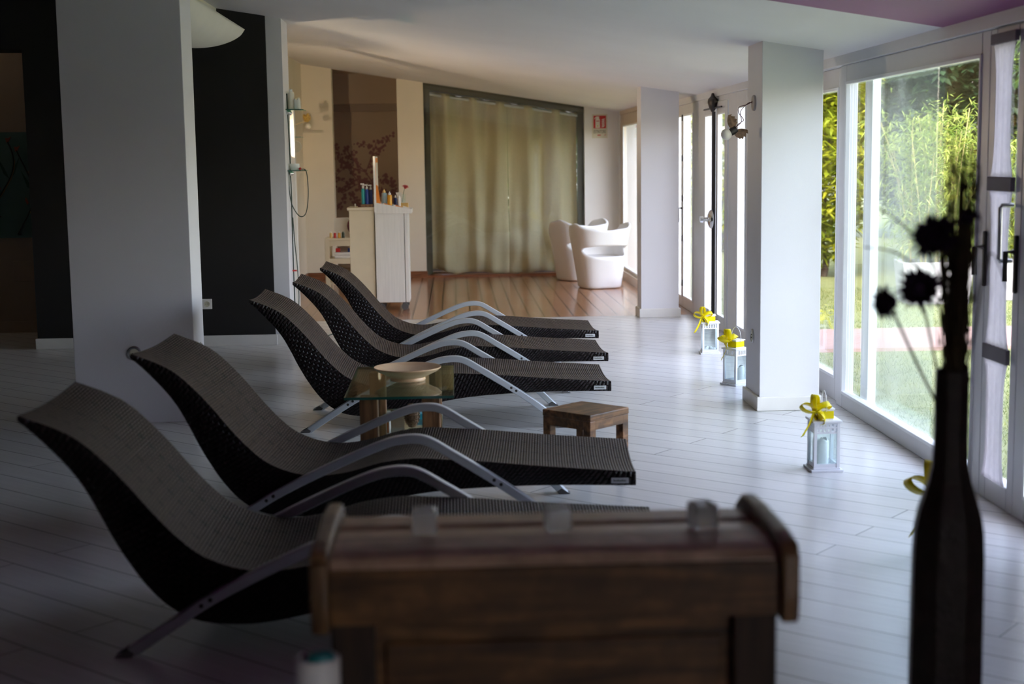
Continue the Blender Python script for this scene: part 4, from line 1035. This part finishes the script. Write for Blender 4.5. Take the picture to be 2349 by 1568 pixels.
tr_.prism(side, -.012, .003, 'y'); tr_.prism(side, .417, .432, 'y'); tr_.box(.355, .372, 0, .42, .985, 1.03)
tro = tr_.build('tray', 'whitewood', dsp, bevel=.004)
TZ = lambda x: 1.072-.15*x          # sloping tray floor (local x)
MB().prism([(.03, TZ(.03)-.01), (.352, TZ(.352)-.01), (.352, TZ(.352)), (.03, TZ(.03))], .004, .416, 'y').build('tray_liner', 'orange', tro)
MB().box(-.004, .018, -.013, .43, 1.0, 1.56).build('back_board', 'whitep', dsp, bevel=.003)
MB().box(.0185, .0200, .0, .42, 1.12, 1.545).build('printed_panel', 'orange', dsp)
g = MB(); g.box(.0200, .0210, .03, .39, 1.20, 1.50); g.build('print_white', 'paper', dsp)
MB().prism([(.020, 1.068), (.066, 1.062), (.035, 1.27), (.020, 1.275)], .0, .03, 'y').build('card_flap', 'orange', dsp)
for x in (.05, .285):
    for y in (.05, .36):
        cst = MB(); cst.lathe([(.001, -.014), (.034, -.014), (.036, 0), (.034, .014), (.001, .014)], n=20, M4=Matrix.Translation((x, y, .036)) @ Matrix.Rotation(R(90), 4, 'X')); cst.box(x-.008, x+.008, y-.02, y+.02, .05, .086)
        cst.build('caster', 'rubber', dsp, True)
# things standing on them
def bottle(loc, r, hgt, body, cap, label, pump=False, cat='bottle', capr=.55, name='bottle'):
    t = thing(name, label, cat, loc)
    MB().lathe([(.001, 0), (r, 0), (r*1.02, .004), (r, hgt*.72), (r*.85, hgt*.78), (r*capr, hgt*.80), (.001, hgt*.80)], n=18).build('body', body, t, True)
    MB().lathe([(.001, hgt*.79), (r*capr*1.1, hgt*.79), (r*capr*1.1, hgt*.90), (r*capr*.5, hgt*.92), (r*capr*.45, hgt), (.001, hgt)], n=14).build('cap', cap, t, True)
    if pump: MB().box(-.026, .010, -.008, .008, hgt-.004, hgt+.010).build('pump', cap, t, bevel=.003)
    return t
tag(MB().box(-.13, 0, 0, .14, 0, .03).build('wooden_tray', 'brownbox', None, loc=(-.815, 14.49, 1.052), bevel=.003), 'dark wooden tray under the pump bottles on the cream cabinet', 'tray')
bottle((-.918, 14.53, 1.082), .019, .20, 'teal', 'whitep', 'teal pump bottle on the wooden tray', True)
bottle((-.880, 14.52, 1.082), .020, .19, 'blue', 'whitep', 'bright blue pump bottle between the teal and navy ones', True)
bottle((-.842, 14.54, 1.082), .019, .185, 'navy', 'whitep', 'navy pump bottle right beside the white back board', True)
tag(MB().box(-.02, .02, -.03, .03, 0, .012).build('small_box', 'plum', None, loc=(-.96, 14.60, 1.052)), 'tiny plum box on the cream cabinet, left of the wooden tray', 'box')
tag(MB().lathe([(.001, 0), (.008, 0), (.008, .035), (.001, .035)], n=12).build('lip_balm', 'waxcream', None, True, loc=(-1.005, 14.56, 1.052)), 'little cream stick standing near the left edge of the cream cabinet', 'stick')
def on_tray(x, y): return (-.803+x, 14.45+y, TZ(x)+.001)
bottle(on_tray(.095, .10), .027, .17, 'skyblue', 'gold', 'pale blue spray bottle with golden cap in the display tray')
bottle(on_tray(.152, .05), .024, .155, 'amber', 'whitep', 'amber oil bottle with white dropper cap in the display tray', capr=.5)
bottle(on_tray(.205, .16), .017, .125, 'navy', 'whitep', 'small navy bottle behind the amber one in the display tray', capr=.5)
bottle(on_tray(.245, .12), .016, .13, 'whitep', 'whitep', 'plain white bottle in the middle of the display tray', capr=.8)
bottle(on_tray(.235, .20), .013, .115, 'blue', 'whitep', 'little blue and white bottle at the back of the display tray', capr=.8)
bk = MB(); bk.prism([(-.035, .0), (.025, 0), (-.012, .16), (-.07, .16)], -.004, .004, 'y'); bk.box(-.04, .04, -.012, .02, 0, .012)
o = tag(bk.build('leaflet', 'paper', None, loc=on_tray(.275, .30)), 'leaning paper leaflet at the back of the display tray', 'leaflet')
def tube_item(x, y, m1, m2, label, rz=20):
    t = thing('cream_tube', label, 'tube', on_tray(x, y), R(rz))
    t.rotation_euler = (0, R(8.5), R(rz))
    f = MB(); vs = []; fs = []; n = 12; k = 7
    for i in range(k):
        s_ = i/(k-1); hh = .016*(1-s_)+.002*s_; ww = .016+.006*s_
        for j in range(n):
            a = 2*math.pi*j/n; vs.append((-.03+.07*s_, ww*math.cos(a), .016+hh*math.sin(a)))
    for i in range(k-1):
        for j in range(n): fs.append((i*n+j, i*n+(j+1) % n, (i+1)*n+(j+1) % n, (i+1)*n+j))
    fs += [tuple(range(n)), tuple((k-1)*n+j for j in range(n))]
    f.add(vs, fs); f.build('body', m1, t, True)
    MB().lathe([(.001, -.05), (.013, -.05), (.014, -.028), (.001, -.028)], n=14, M4=Matrix.Translation((0, 0, .016)) @ Matrix.Rotation(R(90), 4, 'Y')).build('cap', m2, t, True)
tube_item(.125, .035, 'orange', 'whitep', 'orange cream tube lying nearest the back board in the display tray', 5)
tube_item(.235, .045, 'orange', 'whitep', 'orange and white cream tube lying at the middle front of the display tray', 10)
tube_item(.310, .05, 'whitep', 'gold', 'white tube with golden cap lying at the low end of the display tray', 5)
tube_item(.185, .10, 'cyan', 'whitep', 'cyan cream tube lying behind the amber bottle in the display tray', 15)
tag(MB().box(-.045, .035, -.03, .03, 0, .052).build('wooden_block', 'gold', None, loc=(-.803+.300, 14.45+.21, TZ(.255)), bevel=.003), 'golden wooden block under the flower glass on the display tray', 'block')
fv = thing('flower_glass', 'small glass of water on the wooden block holding a coral flower', 'glass', (-.803+.285, 14.45+.21, TZ(.255)+.052))
MB().lathe([(.001, 0), (.022, 0), (.023, .09), (.021, .09), (.020, .004), (.001, .004)], n=18).build('glass', 'clear', fv, True)
MB().lathe([(.001, .005), (.0195, .005), (.0195, .05), (.001, .05)], n=18).build('water', 'clear', fv, True)
gf = thing('gerbera', 'coral red flower leaning out of the small glass on the display stand', 'flower', (-.803+.285, 14.45+.21, TZ(.255)+.058))
MB().tube(catmull([(-.01, 0, 0), (0, 0, .08), (.012, -.005, .13), (.022, -.01, .15)], 4), .0025, 6).build('stalk', 'green', gf, True)
fl = flower((.022, -.01, .152), (.25, -.35, .9), .036, 18); fl.build('flower_head', 'pink', gf, solid=.001)

# ------------------------------------------------------------------ console table behind the cabinet
cs = thing('console_table', 'cream wooden trolley table with lower shelves behind the cream cabinet', 'table', (-1.20, 16.7, 0))
MB().box(-.30, .30, -.22, .22, .615, .64).build('top', 'creamwood', cs, bevel=.004)
for sx in (-1, 1):
    for sy in (-1, 1): MB().box(sx*.275-.024, sx*.275+.024, sy*.195-.024, sy*.195+.024, 0, .615).build('leg', 'creamwood', cs, bevel=.003)
for z in (.38, .10): MB().box(-.275, .275, -.20, .20, z, z+.022).build('shelf', 'creamwood', cs)
f = MB(); f.box(-.27, .27, -.205, -.185, .55, .615); f.box(-.27, .27, -.205, -.185, .345, .38); f.build('rail', 'creamwood', cs)
tw = MB(); tw.box(-.2, .2, -.15, .15, 0, .035); tw.box(-.2, .2, -.15, .15, .037, .07)
tag(tw.build('folded_towel', 'towel', None, bevel=.012, loc=(-1.2, 16.7, .402)), 'folded white towels on the middle shelf of the cream trolley table', 'towel')
for i, (x, m_) in enumerate(((-1.36, 'red'), (-1.22, 'navy'), (-1.15, 'red'))):
    tag(MB().box(-.025, .025, -.03, .03, 0, .045).build('small_carton', m_, None, loc=(x, 16.62, .472)), ('leftmost red carton on the folded towels', 'navy carton between the two red ones on the towels', 'rightmost red carton on the folded towels')[i], 'carton')
bs = MB(); bs.prism([(-.2, 0), (.2, 0), (.22, .13), (-.22, .13)], -.13, .13, 'y')
tag(bs.build('basket', 'basket', None, bevel=.01, loc=(-1.2, 16.72, .122)), 'brown wicker basket on the lowest shelf of the cream trolley table', 'basket')
pl_ = MB(); pl_.sphere((0, 0, .13), .16, 20, 12, (1.0, .45, .85))
tag(pl_.build('cushion', 'plum', None, True, loc=(-1.10, 16.78, .636)), 'plum cushion on top of the cream trolley table', 'cushion')
tag(MB().box(-.14, .14, -.01, .01, 0, .22).build('framed_photo', 'paper', None, loc=(-1.28, 16.89, .64), bevel=.003), 'pale frame standing behind the plum cushion', 'picture frame')
for i, (x, m_, lb) in enumerate(((-1.43, 'gold', 'golden jar at the left end of the cream trolley table'), (-1.385, 'red', 'small red bottle on the cream trolley table'), (-1.335, 'amber', 'small amber bottle on the cream trolley table'), (-1.29, 'ink', 'small black bottle on the cream trolley table next to the cushion'))):
    bottle((x, 16.55, .64), .016, .075, m_, 'whitep' if i != 3 else 'ink', lb)

# ------------------------------------------------------------------ the garden
struct(MB().box(2.46, 40, -12, 60, -.30, -.04).build('ground', 'lawn'))
struct(MB().box(-12, 2.46, 18.85, 60, -.30, -.04).build('ground_back', 'lawn'))
struct(MB().box(2.46, 40, 11.05, 12.35, -.06, -.012).build('path', 'path'))
def leaves(mb, rg, n, sampler, L, wd, droop=.4):
    for _ in range(n):
        p = Vector(sampler()); a = rg.uniform(0, 6.28); e = rg.uniform(-droop-.4, .5)
        d = Vector((math.cos(a)*math.cos(e), math.sin(a)*math.cos(e), math.sin(e))); s_ = d.cross(Vector((rg.uniform(-.4, .4), rg.uniform(-.4, .4), 1))).normalized()
        l = L*rg.uniform(.6, 1.3); w = wd*rg.uniform(.7, 1.2)
        mb.add([p, p+d*l*.45+s_*w*.5, p+d*l+Vector((0, 0, -l*.15)), p+d*l*.45-s_*w*.5], [(0, 1, 2, 3)])
def blob(rg, c, r):
    def f():
        while True:
            q = Vector((rg.uniform(-1, 1), rg.uniform(-1, 1), rg.uniform(-1, 1)))
            if .45 < q.length < 1: return (c[0]+q.x*r[0], c[1]+q.y*r[1], c[2]+q.z*r[2])
    return f
def tree(name, label, loc, trunk_h, crowns, leaf, n, L=.14, wd=.07, tr=.11, group='trees and shrubs in the garden'):
    rg = random.Random(hash(label) % 1000 if False else sum(map(ord, label)))
    t = thing(name, label, 'tree' if trunk_h > .8 else 'shrub', loc, 0, group)
    tk = MB(); tk.tube(catmull([(0, 0, -.05), (.05, .02, trunk_h*.5), (-.03, .04, trunk_h), (0, 0, trunk_h*1.25)], 4), tr, 9, tr*.5)
    for c, r in crowns: tk.tube(catmull([(0, 0, trunk_h*.8), (c[0]*.5, c[1]*.5, (trunk_h+c[2])*.5), c], 4), tr*.4, 6, tr*.12)
    tk.build('trunk', 'bark', t, True)
    f = MB(); tot = sum(r[0]*r[1]*r[2] for _, r in crowns)
    for c, r in crowns: leaves(f, rg, int(n*r[0]*r[1]*r[2]/tot), blob(rg, c, r), L, wd)
    f.build('foliage', leaf, t)
    return t
# bamboo in white planters
def bamboo(loc, label, n_canes, hmax, seed, leaf, spread=.34):
    rg = random.Random(seed); t = thing('potted_bamboo', label, 'potted plant', loc, R(rg.uniform(-15, 15)), 'bamboo in white planters')
    p = MB(); 
    outer = [(-.36, -.30), (.36, -.30), (.36, .30), (-.36, .30)]
    p.add([(x*.88, y*.88, 0) for x, y in outer]+[(x, y, .44) for x, y in outer]+[(x*.92, y*.92, .44) for x, y in outer]+[(x*.90, y*.90, .38) for x, y in outer],
          [(3, 2, 1, 0)]+[(i, (i+1) % 4, (i+1) % 4+4, i+4) for i in range(4)]+[(i+4, (i+1) % 4+4, (i+1) % 4+8, i+8) for i in range(4)]+[(i+8, (i+1) % 4+8, (i+1) % 4+12, i+12) for i in range(4)]+[(12, 13, 14, 15)])
    p.build('planter', 'pot', t, bevel=.012)
    f = MB()
    for k in range(n_canes):
        x, y = rg.uniform(-.28, .28), rg.uniform(-.22, .22); H_ = hmax*rg.uniform(.68, 1.0); lx, ly = rg.gauss(0, spread*.5)+x*.5, rg.gauss(0, spread*.4)
        pts = catmull([(x, y, .36), (x+lx*.3, y+ly*.3, .36+(H_-.36)*.45), (x+lx, y+ly, H_)], 6)
        MB().tube(pts, .010, 6, .004).build('cane', 'cane', t, True)
        for q in pts[3:]:
            for _ in range(28):
                pp = Vector(q)+Vector((rg.gauss(0, .12), rg.gauss(0, .12), rg.gauss(0, .07)))
                leaves(f, rg, 1, lambda pp=pp: pp, .115, .016, .5)
    f.build('foliage', leaf, t)
bamboo((5.02, 14.75, -.04), 'tall bamboo in a white planter beyond the lawn path', 26, 2.08, 3, 'leaf_bam', .42)
bamboo((5.95, 15.0, -.04), 'deeper green bamboo in a white planter right of the first one', 22, 1.75, 8, 'leaf_bam2', .5)
# evergreen hedge and trees behind
tree('evergreen_tree', 'dark evergreen tree directly behind the tall bamboo', (7.0, 19.4, -.04), 1.4, [((0, 0, 2.0), (1.3, 1.1, 1.9)), ((.5, .2, 3.6), (1.3, 1.2, 1.4)), ((-.8, .3, 3.2), (1.0, 1.0, 1.2))], 'leaf_dark', 22000, .19, .09)
tree('evergreen_tree', 'dark evergreen tree at the right of the garden view', (9.0, 17.6, -.04), 1.6, [((0, 0, 2.2), (1.4, 1.2, 2.0)), ((-.3, 0, 3.9), (1.4, 1.3, 1.3))], 'leaf_dark', 20000, .19, .09)
tree('leafy_tree', 'olive green tree with sun flecked leaves at the upper right of the garden', (7.0, 15.2, -.04), 2.3, [((0, 0, 3.1), (1.1, 1.0, .9)), ((.7, -.3, 2.5), (.9, .8, .8)), ((-.5, .1, 2.75), (.7, .7, .6))], 'leaf_mid', 3000, .16, .08, .07)
tree('leafy_shrub', 'sunlit yellow green shrub seen left of the sliding window', (4.75, 18.2, -.04), .5, [((0, 0, 1.5), (.62, .7, 1.3)), ((.1, 0, 2.6), (.6, .6, .8))], 'leaf_yel', 9000, .16, .06, .05)
tree('leafy_shrub', 'sunlit yellow green shrub behind the glass double doors', (4.4, 23.5, -.04), .6, [((0, 0, 1.6), (1.6, 1.2, 1.7)), ((.3, 0, 3.0), (1.3, 1.1, 1.0))], 'leaf_yel', 7000, .16, .07, .05)
tree('leafy_tree', 'tall mid green tree far behind the double doors', (5.6, 28.5, -.04), 1.5, [((0, 0, 2.6), (2.2, 1.6, 2.2)), ((-1, 0, 4.3), (1.8, 1.5, 1.6)), ((1.6, 0, 3.8), (1.8, 1.5, 1.6))], 'leaf_mid', 9000, .2, .1)
tree('evergreen_tree', 'broad dark evergreen in the far right background', (12.5, 21.5, -.04), 1.6, [((0, 0, 2.4), (2.2, 1.6, 2.3)), ((0, 0, 4.4), (2.0, 1.6, 1.4))], 'leaf_dark', 16000, .22, .11)
tree('evergreen_tree', 'dark evergreen farthest back between the other trees', (9.6, 26.5, -.04), 1.8, [((0, 0, 3.0), (2.6, 1.8, 3.0)), ((-1.8, 0, 3.2), (1.8, 1.4, 2.4))], 'leaf_dark', 20000, .25, .12)
tree('leafy_shrub', 'dark green shrub outside the curtained back window', (1.35, 21.0, -.04), .5, [((0, 0, 1.3), (1.5, .8, 1.4)), ((0, 0, 2.4), (1.4, .7, .9))], 'leaf_mid', 9000, .17, .09, .05)
gm = MB(); rg = random.Random(21)
for _ in range(42000):
    y = rg.uniform(5.6, 16.5); x = rg.uniform(2.5, 2.5+.30*y); 
    if 11.0 < y < 12.4: continue
    h_ = rg.uniform(.012, .034); a = rg.uniform(0, 6.28); dx, dy = math.cos(a)*.004, math.sin(a)*.004; lx, ly = rg.uniform(-.02, .02), rg.uniform(-.02, .02)
    gm.add([(x-dx, y-dy, -.042), (x+dx, y+dy, -.042), (x+lx, y+ly, -.04+h_)], [(0, 1, 2)])
tag(gm.build('grass', 'grassb'), 'short pale green lawn grass outside the windows', 'grass', kind='stuff')

# ------------------------------------------------------------------ daylight
w = bpy.data.worlds.new('sky'); S.world = w; w.use_nodes = True; nt = w.node_tree; nt.nodes.clear()
wo = nt.nodes.new('ShaderNodeOutputWorld'); bg = nt.nodes.new('ShaderNodeBackground'); sk = nt.nodes.new('ShaderNodeTexSky')
sk.sky_type = 'NISHITA'; sk.sun_disc = False; sk.sun_elevation = R(48); sk.sun_rotation = R(200); sk.air_density = 1.0; sk.dust_density = 2.0; sk.ozone_density = 1.0
hs = nt.nodes.new('ShaderNodeHueSaturation'); hs.inputs['Saturation'].default_value = .74
nt.links.new(sk.outputs[0], hs.inputs['Color']); mxs = nt.nodes.new('ShaderNodeMix'); mxs.data_type = 'RGBA'; mxs.blend_type = 'MULTIPLY'; mxs.inputs['Factor'].default_value = 1; mxs.inputs['B'].default_value = (1.08, .965, .99, 1)
nt.links.new(hs.outputs[0], mxs.inputs['A']); nt.links.new(mxs.outputs['Result'], bg.inputs['Color']); bg.inputs['Strength'].default_value = 1.1; nt.links.new(bg.outputs[0], wo.inputs['Surface'])
sun = bpy.data.lights.new('sun', 'SUN'); sun.energy = 1.2; sun.angle = R(1.5); sun.color = (1, .93, .80)
so = bpy.data.objects.new('sun', sun); COL.objects.link(so)
so.rotation_euler = (Vector((.45, .62, -1.0))).to_track_quat('-Z', 'Y').to_euler()

# ------------------------------------------------------------------ camera
cam = bpy.data.cameras.new('camera'); co = bpy.data.objects.new('camera', cam); COL.objects.link(co)
cam.lens = 50; cam.sensor_width = 36; cam.clip_start = .05; cam.clip_end = 200
p, yw, rl = R(7.263), R(2.2436), R(-.78)
F = Vector((math.sin(yw)*math.cos(p), math.cos(yw)*math.cos(p), -math.sin(p))); Rt = Vector((math.cos(yw), -math.sin(yw), 0)); U = Rt.cross(F)
R2 = Rt*math.cos(rl)+U*math.sin(rl); U2 = -Rt*math.sin(rl)+U*math.cos(rl)
mw = Matrix.Identity(4)
for i in range(3): mw[i][0] = R2[i]; mw[i][1] = U2[i]; mw[i][2] = -F[i]
mw[2][3] = 1.5
co.matrix_world = mw
cam.dof.use_dof = True; cam.dof.focus_distance = 9.3; cam.dof.aperture_fstop = 2.5
S.camera = co
S.view_settings.view_transform = 'Standard'; S.view_settings.look = 'None'; S.view_settings.gamma = 1; S.view_settings.use_curve_mapping = False
S.view_settings.exposure = 0.92
S.cycles.use_denoising = True; S.cycles.max_bounces = 10; S.cycles.diffuse_bounces = 6; S.cycles.transparent_max_bounces = 24; S.cycles.glossy_bounces = 4; S.cycles.sample_clamp_indirect = 8
